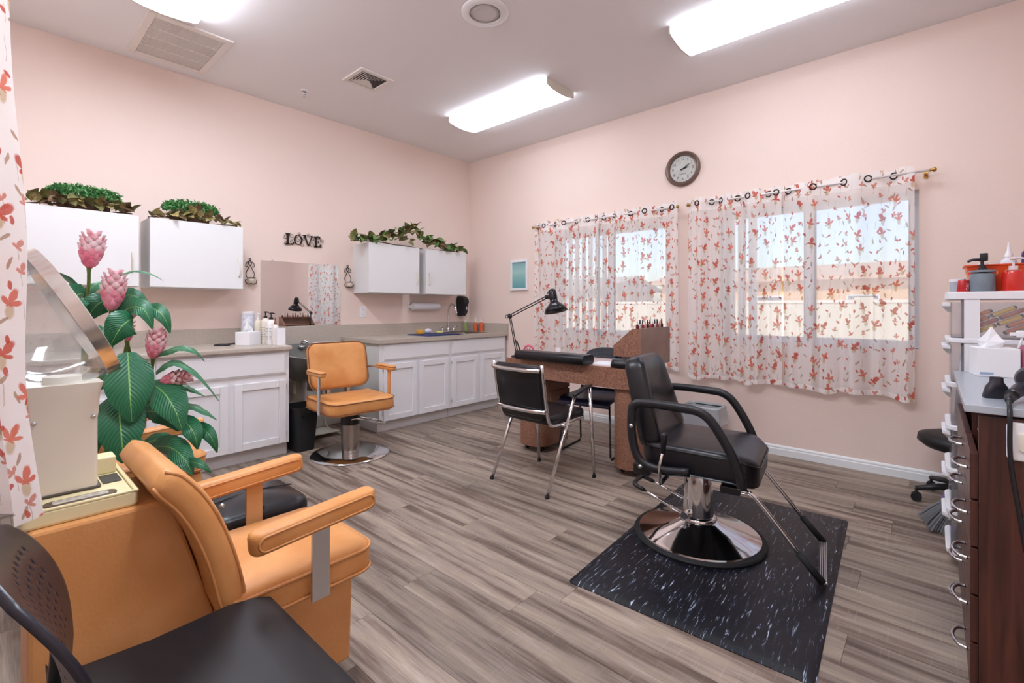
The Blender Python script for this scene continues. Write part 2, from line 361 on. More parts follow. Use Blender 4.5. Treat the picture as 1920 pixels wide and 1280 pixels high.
    l.new(b.outputs[0], o.inputs[0]); return m
SHEER = curtain_material('floral_sheer'); SHEERHEM = curtain_material('floral_sheer_doubled', 1.0, .12)
GROM = mat('grommet_bronze', '#3d312b', .35, .7); ROD = mat('white_rod', '#e9e4e2', .4); BRASS = mat('brass_finial', '#b98f4f', .3, .8)
def curtain_panel(label, x0, x1, zt, zb, y, groms, seed, name='curtain', mirror_y=1):
    """one sheer panel hung from grommets on a rod at height zt; x runs along the rod"""
    rnd = random.Random(seed); nx = 150; nz = 26; t = thing(name, label, 'curtain', (x0, y, 0), 0, 'floral sheer curtains')
    ph = [rnd.uniform(0, 6.28) for _ in range(5)]; W = x1-x0; nf = len(groms)
    def wave(s, q): # q: 0 at top .. 1 at bottom
        k = 2*PI*nf/2; a = .022*(1-q)+.030*q
        return a*math.sin(k*s+ph[0]+.8*q*math.sin(3*s*PI+ph[1]))+(.004+.013*q)*math.sin(2.3*k*s+ph[2])+.005*q*math.sin(4.1*k*s+ph[4])+.012*math.sin(k*.45*s+ph[3])
    def sheet(z_of, q_of, rows, dy=0):
        V, F, U = [], [], []; arc = 0; prev = None; A = []
        for i in range(nx+1):
            s = i/nx; p = (s*W, wave(s, .5))
            if prev: arc += math.hypot(p[0]-prev[0], p[1]-prev[1])
            prev = p; A.append(arc*1.12)
        for j in range(rows+1):
            for i in range(nx+1):
                s = i/nx; q = q_of(j/rows); xx = s*W+.010*q*math.sin(9*s+ph[4]); z = z_of(j/rows, s)
                V.append((xx, mirror_y*(wave(s, q)+dy), z)); U.append((A[i]+seed*.731, z+seed*.37))
        for j in range(rows):
            for i in range(nx): a = j*(nx+1)+i; F.append((a, a+1, a+nx+2, a+nx+1))
        return (V, F), U
    zz = lambda s: .012*math.sin(11*s+ph[1])+.008*math.sin(23*s+ph[2])
    H = zt+.045
    g, U = sheet(lambda r, s: H-.11-(H-.11-zb-.035)*r+zz(s)*r, lambda r: .06+.94*r, nz); obj('sheer_cloth', g, SHEER, t, True, uv=U)
    g, U = sheet(lambda r, s: H-.11*r+.006*math.sin(40*s+ph[2])*(1-r), lambda r: .06*r, 4); obj('header_band', g, SHEERHEM, t, True, uv=U)
    g, U = sheet(lambda r, s: zb+.035*(1-r)+zz(s), lambda r: 1.0, 1); obj('hem', g, SHEERHEM, t, True, uv=U)
    me = mesh('grommet', torus(.021, .0055, 18, 6), GROM, True)
    for gx in groms:
        s = (gx-x0)/W; o = obj('grommet', None, None, t, me=me, loc=(gx-x0, mirror_y*wave(s, 0), zt))
        d = (wave(s+.01, 0)-wave(s-.01, 0))/(.02*W)*mirror_y; o.rotation_euler = (PI/2, 0, math.atan(d)*.9)
    return t
def rod(label, x0, x1, y, z, wall_y=0.0):
    t = thing('curtain_rod', label, 'curtain rod', (x0, y, z), 0, 'curtain rods'); L = x1-x0
    obj('pole', xf(cyl(.008, 0, L, 10), Matrix.Rotation(PI/2, 4, 'Y')), ROD, t, True)
    for x in (0, L):
        obj('finial', xf(lathe([(.009, -.012), (.013, -.006), (.008, 0), (.016, .008), (.016, .018), (.006, .026)], 12), Matrix.Translation((x, 0, 0)) @ Matrix.Rotation(PI/2 if x else -PI/2, 4, 'Y')), BRASS, t, True)
    s = 1 if wall_y > y else -1
    w_ = wall_y-y
    for x in (.03, L-.03): obj('bracket', join(box(x-.008, min(0, w_), -.018, x+.008, max(0, w_), -.008), box(x-.012, min(w_, w_-.006*s), -.035, x+.012, max(w_, w_-.006*s), .02)), BRASS, t)
    return t
rod('slim white curtain rod above the window nearer the corner', 1.165, 2.815, -.085, 2.085)
rod('slim white curtain rod with brass tips above the right window', 2.935, 4.535, -.085, 2.085)
curtain_panel('left sheer floral panel at the window nearer the corner', 1.16, 2.03, 2.085, .66, -.085, (1.21, 1.32, 1.46, 1.59, 1.73, 1.88, 1.99), 1)
curtain_panel('right sheer floral panel at the window nearer the corner, beside the narrow wall strip', 2.03, 2.83, 2.085, .625, -.085, (2.06, 2.19, 2.36, 2.52, 2.67, 2.78), 2)
curtain_panel('left sheer floral panel at the window under the clock', 2.92, 3.66, 2.085, .565, -.085, (3.01, 3.12, 3.20, 3.33, 3.42, 3.56, 3.62), 3)
curtain_panel('right sheer floral panel of the right window, next to bare wall', 3.66, 4.45, 2.085, .555, -.085, (3.70, 3.87, 4.06, 4.20, 4.34), 4)

# ================================================================ CEILING
DIFF = [mat('lit_diffuser', '#fffaf5', .5, emit=LAMP_BACK), mat('lit_diffuser_bright', '#fffaf5', .5, emit=LAMP_NEAR)]; ENDC = mat('fixture_end_cap', '#dcd5c8', .5)
def ceiling_light(label, x, y, d=0):
    t = thing('ceiling_light', label, 'light', (x, y, RZ), 0, 'four foot ceiling lights'); L, Wd = 1.235, .375
    prof = [(-Wd/2, -.006), (-Wd/2, -.052), (-Wd/2+.02, -.060), (-Wd/4, -.074), (0, -.080), (Wd/4, -.074), (Wd/2-.02, -.060), (Wd/2, -.052), (Wd/2, -.006)]
    obj('diffuser', prism(prof, .012, L-.012, 'yz'), DIFF[d], t)
    for a in (0, L-.012):
        obj('end_cap', prism([(-Wd/2-.002, 0)]+[(u*1.01, v-.002) for u, v in prof]+[(Wd/2+.002, 0)], a, a+.012, 'yz'), ENDC, t)
    obj('housing', box(.012, -Wd/2+.002, -.006, L-.012, Wd/2-.002, 0), WHITE, t)
ceiling_light('lit ceiling light fixture near the back corner', .955, -.980)
ceiling_light('lit ceiling light fixture at the upper right, above the right window', 3.215, -.980)
ceiling_light('lit ceiling light fixture by the large slotted grille', .985, -3.505, 1)
ceiling_light('lit ceiling light fixture behind the viewer', 3.215, -3.505, 1)
GR = mat('grille_enamel', '#ebe3dd', .5); DK = mat('duct_dark', '#6b5c54', .9)
t = thing('return_grille', 'large slotted return air grille on the ceiling', 'vent', (.135, -3.545, RZ))
obj('frame', join(box(0, 0, -.012, .70, .045, 0), box(0, .445, -.012, .70, .49, 0), box(0, .045, -.012, .055, .445, 0), box(.645, .045, -.012, .70, .445, 0)), GR, t, bevel=.003)
obj('backing', box(.055, .045, -.002, .645, .445, 0), DK, t)
for k in range(1, 4): obj('divider', box(.055+.59*k/4-.006, .045, -.010, .055+.59*k/4+.006, .445, -.002), GR, t)
me = mesh('louvre', rot(box(-.0045, 0, -.011, -.0025, .0, -.002), 'Z', 0), GR)
me = mesh('louvre', xf(box(0, -.0012, -.005, .135, .0012, .005), Matrix.Rotation(math.radians(38), 4, 'X')), GR)
for k in range(4):
    for i in range(37): obj('louvre', None, None, t, me=me, loc=(.055+.1475*k+.0065, .052+.0107*i, -.0065))
t = thing('air_diffuser', 'small square louvred air diffuser on the ceiling', 'vent', (1.045, -2.115, RZ))
obj('frame', join(box(-.15, -.15, -.012, .15, -.115, 0), box(-.15, .115, -.012, .15, .15, 0), box(-.15, -.115, -.012, -.115, .115, 0), box(.115, -.115, -.012, .15, .115, 0)), GR, t, bevel=.003)
obj('backing', box(-.115, -.115, -.002, .115, .115, 0), mat('duct_black', '#4a4444', .9), t)
for i in range(5):
    a = .105-.02*i
    obj('louvre', rot(box(-a, -.001, -.009, a, .013, -.007), 'X', 25, (0, 0, -.008)), GR, t, loc=(0, -a, 0))
    obj('louvre', rot(box(-.001, -a, -.009, .013, a, -.007), 'Y', -25, (0, 0, -.008)), GR, t, loc=(-a, 0, 0))
    obj('louvre', rot(box(-.013, -a, -.009, .001, a, -.007), 'Y', 25, (0, 0, -.008)), GR, t, loc=(a, 0, 0))
t = thing('ceiling_speaker', 'round white ceiling speaker near the top of the view', 'speaker', (2.40, -2.10, RZ))
obj('rim', lathe([(.15, 0), (.15, -.006), (.14, -.012), (.105, -.014), (.10, -.010), (.10, 0)], 40), mat('speaker_white', '#eeeaeb', .5), t, 40)
obj('mesh_cover', lathe([(.10, -.006), (.075, -.012), (.075, -.013), (.07, -.011), (.001, -.013)], 32), mat('speaker_mesh', '#dcd6d7', .6, bump=.8, bscale=400), t, True)
t = thing('sprinkler_head', 'small chrome fire sprinkler head on the ceiling', 'sprinkler', (.45, -2.376, RZ))
obj('escutcheon', lathe([(.035, 0), (.033, -.006), (.015, -.01), (.012, 0)], 20), WHITE, t, True); obj('nozzle', join(cyl(.009, -.04, -.008, 10), tube([(-.012, 0, -.035), (-.01, 0, -.055), (0, 0, -.06), (.01, 0, -.055), (.012, 0, -.035)], .003, 6)), CHROME, t, True)
obj('deflector', cyl(.018, -.064, -.061, 12), CHROME, t)
# ================================================================ BASE CABINETS AND COUNTERS
CZ = .875
def panel_front(y0, y1, z0, z1, x=.672, fr=.055):
    """framed front with a recessed panel, facing +x"""
    if z1-z0 < .2: return join(box(x, y0, z0, x+.012, y1, z1), box(x+.012, y0+.012, z0+.012, x+.018, y1-.012, z1-.012))
    T = x+.018
    g = [box(x, y0, z0, T, y0+fr, z1), box(x, y1-fr, z0, T, y1, z1), box(x, y0+fr, z0, T, y1-fr, z0+fr), box(x, y0+fr, z1-fr, T, y1-fr, z1), box(x, y0+fr, z0+fr, x+.007, y1-fr, z1-fr)]
    return join(*g)
KICK = mat('toe_kick_paint', '#cfcbcb', .5); SIDEP = mat('cabinet_side_paint', '#d9d8d4', .5)
def base_cabinet(label, y0, y1, drawers, doors):
    t = thing('base_cabinet', label, 'cabinet', (0, 0, 0), 0, 'white base cabinets')
    obj('body', join(box(.021, y0, .10, .672, y0+.016, .838), box(.021, y1-.016, .10, .672, y1, .838), box(.021, y0+.016, .10, .672, y1-.016, .116), box(.021, y0+.016, .116, .03, y1-.016, .838)), SIDEP, t); obj('toe_kick', box(.021, y0+.002, 0, .635, y1-.002, .10), KICK, t)
    obj('face_frame', join(box(.6725, y0, .10, .675, y1, .838)), WHITE, t)
    for a, b, z0, z1 in drawers: obj('drawer_front', panel_front(a, b, z0, z1, .675), WHITE, t, bevel=.004)
    for i, (a, b, z0, z1) in enumerate(doors):
        d = obj('door', panel_front(a, b, z0, z1, .675), WHITE, t, bevel=.003); s = a if i % 2 == 0 else b
        for z in (z0+.05, z1-.07): obj('hinge', box(.676, s-.006, z, .690, s+.006, z+.035), ALU, d)
base_cabinet('white base cabinet left of the black waste bin', -3.475, -2.605, [(-3.437, -2.632, .652, .820)], [(-3.437, -3.047, .105, .605), (-3.006, -2.632, .105, .605)])
base_cabinet('white base cabinet at the far left, hidden behind the flowering plant', -4.36, -3.477, [(-4.32, -3.515, .652, .820)], [(-4.32, -3.93, .105, .605), (-3.90, -3.515, .105, .605)])
base_cabinet('white base cabinet to the right of the tan salon chair, with a wide drawer front', -1.775, -.905, [(-1.735, -.938, .672, .822)], [(-1.735, -1.352, .105, .642), (-1.318, -.938, .105, .642)])
base_cabinet('white sink base cabinet nearest the window wall', -.903, -.03, [(-.888, -.068, .672, .822)], [(-.888, -.508, .105, .642), (-.457, -.072, .105, .642)])
one('countertop', 'taupe countertop holding the lotion bottles', 'countertop', box(.021, -4.38, .839, .712, -2.592, CZ), TOP, bevel=.008)
hx0, hx1, hy0, hy1 = .14, .53, -.66, -.20
one('countertop', 'taupe countertop around the sink', 'countertop', join(box(.021, -1.80, .839, .712, hy0, CZ), box(.021, hy1, .839, .712, -.021, CZ), box(.021, hy0, .839, hx0, hy1, CZ), box(hx1, hy0, .839, .712, hy1, CZ)), TOP)
one('backsplash', 'long low taupe backsplash along the cabinet wall', 'backsplash', box(.001, -4.38, .80, .020, -.021, 1.0), TOP, bevel=.003)
one('backsplash', 'short taupe backsplash on the window wall beside the sink', 'backsplash', box(.001, -.020, .80, .70, -.001, .985), TOP, bevel=.003)
one('alcove_panel', 'white panel behind the shampoo bowl', 'panel', box(.001, -2.603, 0, .016, -1.777, .798), mat('alcove_white', '#dedcd6', .5))
t = thing('sink', 'steel drop-in sink in the right counter', 'sink', ((hx0+hx1)/2, (hy0+hy1)/2, CZ))
def rr(w, d, r, z): return [(x, y, z) for x, y in rrect(w, d, r)]
w_, d_ = hx1-hx0, hy1-hy0
obj('bowl', loft([rr(w_+.05, d_+.05, .05, .001), rr(w_+.05, d_+.05, .05, .004), rr(w_-.01, d_-.01, .05, .004), rr(w_-.05, d_-.05, .06, -.02), rr(w_-.07, d_-.07, .06, -.16), rr(.05, .05, .02, -.165)], False, True), BRUSH, t, 50)
t = thing('faucet', 'chrome gooseneck kitchen faucet with two lever handles', 'faucet', (.085, -.43, CZ))
obj('base_plate', mv(cushion(.055, .23, .02, .02, .006), 0, 0, 0), CHROME, t, True)
obj('spout', tube(smooth_path([(0, 0, .018), (0, 0, .12), (0, 0, .24), (.02, 0, .31), (.075, 0, .345), (.13, 0, .31), (.15, 0, .25)], 5), .010, 10), CHROME, t, True)
obj('spout_tip', mv(cyl(.0135, 0, .03, 12), .151, 0, .222), CHROME, t, True); obj('collar', mv(cyl(.017, .018, .06, 14, .012), 0, 0, 0), CHROME, t, True)
for s in (-1, 1): obj('handle', join(mv(cyl(.015, .015, .055, 12, .011), 0, s*.09, 0), tube([(0, s*.09, .055), (.012, s*.105, .066), (.018, s*.135, .07)], [.009, .007, .006], 8)), CHROME, t, True)

# ================================================================ WALL CABINETS
def wall_cabinet(label, y0, y1, hy):
    t = thing('wall_cabinet', label, 'cabinet', (0, 0, 0), 0, 'white wall cabinets'); z0, z1 = 1.328, 1.836
    obj('body', box(.001, y0, z0, .288, y1, z1), LAM, t)
    d = obj('door', box(.2885, y0, z0+.003, .307, y1, z1-.001), LAM, t, bevel=.0015)
    obj('handle', tube(smooth_path([(.307, hy, z0+.10), (.325, hy, z0+.125), (.332, hy, z0+.17), (.325, hy, z0+.215), (.307, hy, z0+.24)], 4), .0045, 8, flat=1.6), mat('handle_cream', '#e4dccb', .35), d, True)
wall_cabinet('white wall cabinet furthest left, above the flowering plant', -4.16, -3.502, -3.54)
wall_cabinet('white wall cabinet second from the left, beside the left candle sconce', -3.438, -2.82, -2.85)
wall_cabinet('white wall cabinet above the right counter, next to the right candle sconce', -1.66, -1.033, -1.068)
wall_cabinet('white wall cabinet nearest the back corner, above the soap dispenser', -.945, -.338, -.90)

# ================================================================ WALL FIXTURES
t = thing('wall_mirror', 'frameless wall mirror above the shampoo bowl', 'mirror', (0, -2.19, 1.003))
obj('glass', box(.001, -.383, 0, .007, .383, .605), MIRROR, t)
for y in (-.28, .25): obj('clip', box(.001, y-.008, .595, .011, y+.008, .613), ALU, t)
# LOVE sign: serif letters cut from iron, with wire scrolls
t = thing('love_sign', 'dark iron LOVE word sign with wire scrolls on the wall', 'sign', (.012, -2.186, 1.825))
def strokes(*ps): return join(*[prism(p, -.004, .004, 'yz') for p in ps])
def rect(a, b, c, d): return [(a, b), (c, b), (c, d), (a, d)]
hL = .052
obj('letter', strokes(rect(-.158, -hL, -.140, hL), rect(-.170, hL-.008, -.128, hL), rect(-.170, -hL, -.098, -hL+.010), [(-.104, -hL+.006), (-.094, -hL+.006), (-.092, -.025), (-.098, -.025)]), IRON, t)
ring = [[(0, rx*math.cos(a)-.052, rz*math.sin(a)) for a in [2*PI*i/24 for i in range(24)]] for rx, rz in ((.040, .048), (.026, .042))]
n_ = 24; V = [(x+dx, y, z) for dx in (-.004, .004) for r in ring for x, y, z in r]; F = []
for i in range(n_):
    j = (i+1) % n_; o1, i1, o2, i2 = 0, n_, 2*n_, 3*n_
    F += [(o1+i, o1+j, i1+j, i1+i), (o2+i, i2+i, i2+j, o2+j), (o1+i, o2+i, o2+j, o1+j), (i1+i, i1+j, i2+j, i2+i)]
obj('letter', (V, F), IRON, t)
obj('letter', strokes([(.000, hL), (.018, hL), (.052, -hL), (.042, -hL)], [(.080, hL), (.087, hL), (.052, -hL), (.044, -hL)], rect(-.008, hL-.007, .026, hL), rect(.070, hL-.007, .096, hL)), IRON, t)
obj('letter', strokes(rect(.112, -hL, .130, hL), rect(.104, hL-.008, .165, hL), rect(.104, -hL, .170, -hL+.009), rect(.13, -.004, .152, .004), rect(.160, hL-.026, .165, hL), rect(.164, -hL, .170, -hL+.028), rect(.150, -.012, .154, .012)), IRON, t)
def scroll(cy, cz, r, turns, a0, s=1):
    return tube([(.002, cy+s*r*(1-.75*i/26)*math.cos(a0+2*PI*turns*i/26), cz+r*(1-.75*i/26)*math.sin(a0+2*PI*turns*i/26)) for i in range(27)], .0022, 5)
for cy, cz, r, tr, a, s in ((-.172, .02, .022, 1.3, 3.4, 1), (-.165, -.045, .020, 1.2, .4, 1), (-.115, .035, .024, 1.3, 2.0, 1), (-.11, -.02, .025, 1.2, 3.0, -1), (-.045, .058, .016, 1.3, -1.5, 1), (-.052, .0, .026, 1.0, 1.5, 1), (-.012, -.045, .022, 1.3, 1.6, 1), (.005, .015, .022, 1.1, 3.3, -1), (.045, .052, .018, 1.3, -1.2, 1), (.078, -.035, .024, 1.3, 1.2, -1), (.092, .02, .026, 1.2, -.8, 1), (.14, .045, .020, 1.2, -1.8, 1), (.178, .015, .020, 1.3, 2.6, -1), (.172, -.04, .018, 1.2, .9, 1), (.12, -.05, .016, 1.2, 2.2, 1)):
    obj('scroll', scroll(cy, cz, r, tr, a, s), IRON, t)
def sconce(label, y):
    t = thing('candle_sconce', label, 'sconce', (.006, y, 1.385), 0, 'iron candle sconces')
    for s in (-1, 1):
        obj('wire_arm', tube(smooth_path([(0, 0, .215), (.002, s*.014, .185), (.004, s*.004, .165), (.006, s*.034, .10), (.008, s*.028, .062)], 5), .0032, 6), IRON, t, True)
        obj('curl', tube(smooth_path([(.002, s*.004, .20), (.004, s*.026, .195), (.004, s*.036, .165), (.004, s*.026, .155), (.004, s*.022, .165)], 5), .0028, 6), IRON, t, True)
        obj('foot_scroll', tube(smooth_path([(.028, 0, .006), (.03, s*.018, -.004+.004), (.03, s*.042, .012), (.03, s*.046, .036), (.03, s*.036, .04)], 5), .0036, 6), IRON, t, True)
    obj('loop', tube([(.001, .008*math.cos(a), .222+.012*math.sin(a)) for a in [2*PI*i/14 for i in range(14)]], .003, 6, True), IRON, t, True)
    obj('holder_ring', mv(torus(.034, .0035, 20, 6), .036, 0, .055), IRON, t, True)
    obj('candle_cup', mv(lathe([(.022, 0), (.029, .004), (.031, .045), (.027, .045), (.02, .01)], 18), .036, 0, .008), mat('candle_glass', '#d9c8b8', .25), t, True)
sconce('iron candle sconce left of the wall mirror', -2.663); sconce('iron candle sconce right of the wall mirror', -1.725)
def plate(name, label, y, z, m, duplex):
    t = thing(name, label, 'outlet', (.001, y, z)); obj('plate', xf(cushion(.072, .116, .006, .006, .003), Matrix.Rotation(PI/2, 4, 'Y') @ Matrix.Rotation(PI/2, 4, 'Z')), m, t, 40)
    sl = mat('outlet_slot', '#5e564e', .6)
    if duplex:
        for dz in (-.028, .028):
            r_ = obj('receptacle', xf(cushion(.034, .028, .0085, .012, .001), Matrix.Translation((0, 0, dz)) @ Matrix.Rotation(PI/2, 4, 'Y') @ Matrix.Rotation(PI/2, 4, 'Z')), m, t)
            obj('slot', join(box(.0085, -.009, dz-.004, .009, -.007, dz+.006), box(.0085, .006, dz-.004, .009, .008, dz+.006)), sl, r_)
    else: obj('jack', xf(cyl(.008, .004, .012, 10), Matrix.Rotation(PI/2, 4, 'Y')), sl, t); obj('screw', join(*[mv(xf(cyl(.003, .004, .008, 8), Matrix.Rotation(PI/2, 4, 'Y')), 0, 0, q) for q in (-.042, .042)]), ALU, t)
plate('jack_plate', 'ivory wall plate under the second wall cabinet', -3.316, 1.163, IVORY, False)
plate('wall_outlet', 'white wall outlet under the right candle sconce', -1.547, 1.13, WPLAS, True)
t = thing('paper_towel_holder', 'paper towel roll in a white holder under the right wall cabinets', 'paper towel', (.001, -.76, 1.19))
for s in (-1, 1): obj('bracket', join(box(0, s*.205-.01, -.045, .012, s*.205+.01, .045), box(.0115, s*.208-.004, -.02, .09, s*.208+.004, .02)), WPLAS, t, bevel=.003)
obj('roll', mv(xf(lathe([(.018, -.19), (.040, -.19), (.040, .19), (.018, .19)], 24), Matrix.Rotation(PI/2, 4, 'X')), .065, 0, 0), PAPER, t, 40)
obj('core', mv(xf(cyl(.0165, -.2, .2, 14), Matrix.Rotation(PI/2, 4, 'X')), .065, 0, 0), mat('card_core', '#b59a7c', .8), t, True)
t = thing('soap_dispenser', 'black wall soap dispenser above the sink corner', 'soap dispenser', (.001, -.16, 1.07))
obj('shell', loft([[(x, y, z) for x, y in [(0, -w2), (d*.6, -w2), (d, -w2*.6), (d, w2*.6), (d*.6, w2), (0, w2)]] for w2, d, z in ((.045, .07, 0), (.055, .085, .02), (.06, .10, .12), (.064, .13, .17), (.064, .125, .21), (.055, .09, .245), (.04, .04, .258))]), BLACK, t, 30, bevel=.006)
obj('push_lever', loft([[(x, y, z) for x, y in [(.07, -.03), (d, -.028), (d, .028), (.07, .03)]] for d, z in ((.105, .03), (.115, .06), (.13, .13))]), mat('dispenser_gloss', '#2a2930', .15), t, bevel=.004)
obj('window', sphere(.014, 10, 8, (.25, .8, 1.7)), mat('dispenser_window', '#b9bcc6', .2), t, True, loc=(.128, 0, .10))
t = thing('wall_hook', 'small black hook at the corner beside the last wall cabinet', 'hook', (.16, -.337, 1.66))
obj('hook_arm', tube(smooth_path([(0, .001, .01), (.01, .04, .014), (.02, .08, .004), (.022, .10, -.012)], 4), .007, 6), IRON, t, True); obj('mount', box(-.012, .0005, -.012, .012, .008, .022), IRON, t)
# clock on the window wall
t = thing('wall_clock', 'round bronze framed wall clock between the windows', 'clock', (2.845, -.001, 2.437))
CM = Matrix.Rotation(PI/2, 4, 'X')
obj('rim', xf(lathe([(.158, 0), (.16, .012), (.155, .028), (.145, .034), (.135, .03), (.130, .022), (.124, .024), (.118, .012), (.118, 0)], 48), CM), mat('bronze_rim', '#7d6a60', .35, .6), t, 50)
obj('dial', xf(cyl(.120, .002, .008, 40), CM), mat('aged_dial', '#c9c8c4', .6, vary='#b8b7ae', vscale=14), t)
INK = mat('black_ink', '#1e1b1b', .6)
g = []
for k in range(1, 13):
    a = PI/2-2*PI*k/12; g.append(mv(text_shape(str(k), .036), .092*math.cos(a), .092*math.sin(a), 0))
obj('numerals', [(x, -.0085, y) for x, y, z in join(*g)[0]] and ([(x, -.0085, y) for x, y, z in join(*g)[0]], join(*g)[1]), INK, t)
obj('maker_script', tube([(-.03+.06*i/12, -.0085, -.045+.004*math.sin(i*2.1)) for i in range(13)], .0012, 4), INK, t)
def hand(L, w_, ang): return xf(prism([(-w_, -.02), (w_, -.02), (w_*1.3, L*.6), (0, L), (-w_*1.3, L*.6)], -.0125, -.0105, 'xz'), Matrix.Rotation(math.radians(ang), 4, 'Y'))
obj('hour_hand', hand(.055, .0045, 76), INK, t); obj('minute_hand', mv(hand(.085, .003, 58), 0, -.002, 0), INK, t); obj('hub', xf(cyl(.006, .008, .017, 10), CM), INK, t)
t = thing('framed_picture', 'small white framed teal picture left of the curtains', 'picture', (.88, -.001, 1.562))
obj('frame', join(box(-.134, -.022, -.182, -.108, 0, .182), box(.108, -.022, -.182, .134, 0, .182), box(-.108, -.022, -.182, .108, 0, -.152), box(-.108, -.022, .152, .108, 0, .182)), WPLAS, t, bevel=.002)
def picture_mat():
    m = bpy.data.materials.new('teal_print'); m.use_nodes = True; n = m.node_tree.nodes; l = m.node_tree.links; tc = n.new('ShaderNodeTexCoord'); s = n.new('ShaderNodeSeparateXYZ'); r = n.new('ShaderNodeValToRGB')
    mp = n.new('ShaderNodeMapRange'); mp.inputs[1].default_value = -.15; mp.inputs[2].default_value = .15; l.new(tc.outputs['Object'], s.inputs[0]); l.new(s.outputs[2], mp.inputs[0]); l.new(mp.outputs[0], r.inputs[0])
    e = r.color_ramp.elements; e[0].color = lin('#5f9aa0'); e[1].color = lin('#7fb3b8'); q = e.new(.45); q.color = lin('#8fc0bb'); q = e.new(.62); q.color = lin('#a8cdc6')
    l.new(r.outputs[0], n['Principled BSDF'].inputs[0]); n['Principled BSDF'].inputs['Roughness'].default_value = .3; return m
obj('print', box(-.110, -.010, -.154, .110, -.002, .154), picture_mat(), t)

# ================================================================ GREENERY ON THE WALL CABINETS
def leaf_shape(L, W, k=5, bend=.25, fold=.25):
    V, F = [], []
    for i in range(k+1):
        s = i/k; w_ = W/2*math.sin(PI*min(1, s*.92+.08))**.8*(1-.15*s) if 0 < s < 1 else .001
        z = bend*L*(s-s*s*1.6); x = L*s
        V += [(x, -w_, z+fold*w_), (x, 0, z), (x, w_, z+fold*w_)]
    for i in range(k):
        a = i*3; F += [(a, a+1, a+4, a+3), (a+1, a+2, a+5, a+4)]
    return V, F
VAR = [mat('pothos_olive', '#8b8a55', .5, vary='#5f5a34', vscale=40), mat('pothos_maroon', '#5a3a35', .5, vary='#7a6a48', vscale=40), mat('pothos_pale', '#b3a871', .5, vary='#8b7a4a', vscale=50), mat('pothos_green', '#3f6b35', .45, vary='#7c9a58', vscale=45)]
LM = [mesh('leaf', leaf_shape(.105, .075, 5, .3), m_, True) for m_ in VAR]
BOX = mat('boxwood_green', '#3d7f48', .5, vary='#6aa862', vscale=60)
def garland(label, y0, y1, bush, n, seed, pal, hang=0, z=1.836, tall=.0):
    rnd = random.Random(seed); t = thing('artificial_ivy', label, 'plant', (0, 0, z), 0, 'artificial greenery on the wall cabinets')
    pts = [(.2+.06*math.sin(7*s), y0+(y1-y0)*s, .012+.01*abs(math.sin(9*s))) for s in [i/24 for i in range(25)]]
    obj('vine', tube(pts, .006, 5), mat('vine_brown', '#5b4032', .7), t, True)
    for i in range(n):
        s = (i+rnd.uniform(.1, .9))/n; y = y0+(y1-y0)*s
        k = rnd.choice(pal); L = obj('leaf', None, None, t, me=LM[k])
        h = .02+(.05 if bush else .09)*max(0, 1-abs(2*s-1)*1.3)*rnd.random()+tall*max(0, 1-abs(2*s-1)*1.5)*rnd.random()
        up = rnd.random() < .55; L.location = (rnd.uniform(.20, .29), y, h if up else h+.025); L.rotation_euler = (rnd.uniform(-.6, .6), rnd.uniform(-1.25, -.3) if up else rnd.uniform(.05, .45), rnd.uniform(-1.6, 1.6)); sc = rnd.uniform(.65, 1.1)*(.92 if bush else 1.12); L.scale = (sc, sc, sc)
        pass
    if bush:
        a, b, h0, h1 = bush; V, F = [], []
        for i in range(1500):
            y = rnd.uniform(a, b); s = (y-a)/(b-a); e = math.sin(PI*min(.98, max(.02, s)))**.18; x = .20+.085*rnd.uniform(-1, 1)*e; zz = h0+(h1-h0)*rnd.random()**.8*e
            g = xf(leaf_shape(.024, .015, 2), Matrix.Translation((x, y, zz)) @ Euler((rnd.uniform(-1, 1), rnd.uniform(-1.5, -.2), rnd.uniform(0, 6.28))).to_matrix().to_4x4())
            k = len(V); V += g[0]; F += [tuple(q+k for q in f) for f in g[1]]
        o = obj('boxwood_sprigs', (V, F), BOX, t); o['kind'] = 'stuff'
        obj('pot', mv(loft([rr(.08, (b-a)*.7, .02, .004), rr(.09, (b-a)*.75, .02, h0)]), .17, (a+b)/2, 0), mat('basket_brown', '#6d5240', .8), t)
    return t
garland('artificial boxwood with trailing olive leaves on the far left wall cabinet', -4.06, -3.53, (-3.97, -3.59, .075, .162), 52, 3, (0, 0, 1, 2))
garland('artificial boxwood with dark trailing leaves on the second wall cabinet', -3.43, -2.84, (-3.34, -2.98, .075, .158), 50, 5, (0, 1, 2, 2))
g_ = garland('artificial mixed pothos greenery on the right wall cabinets', -1.80, -.40, None, 150, 9, (0, 1, 2, 3, 3, 3), tall=.17)
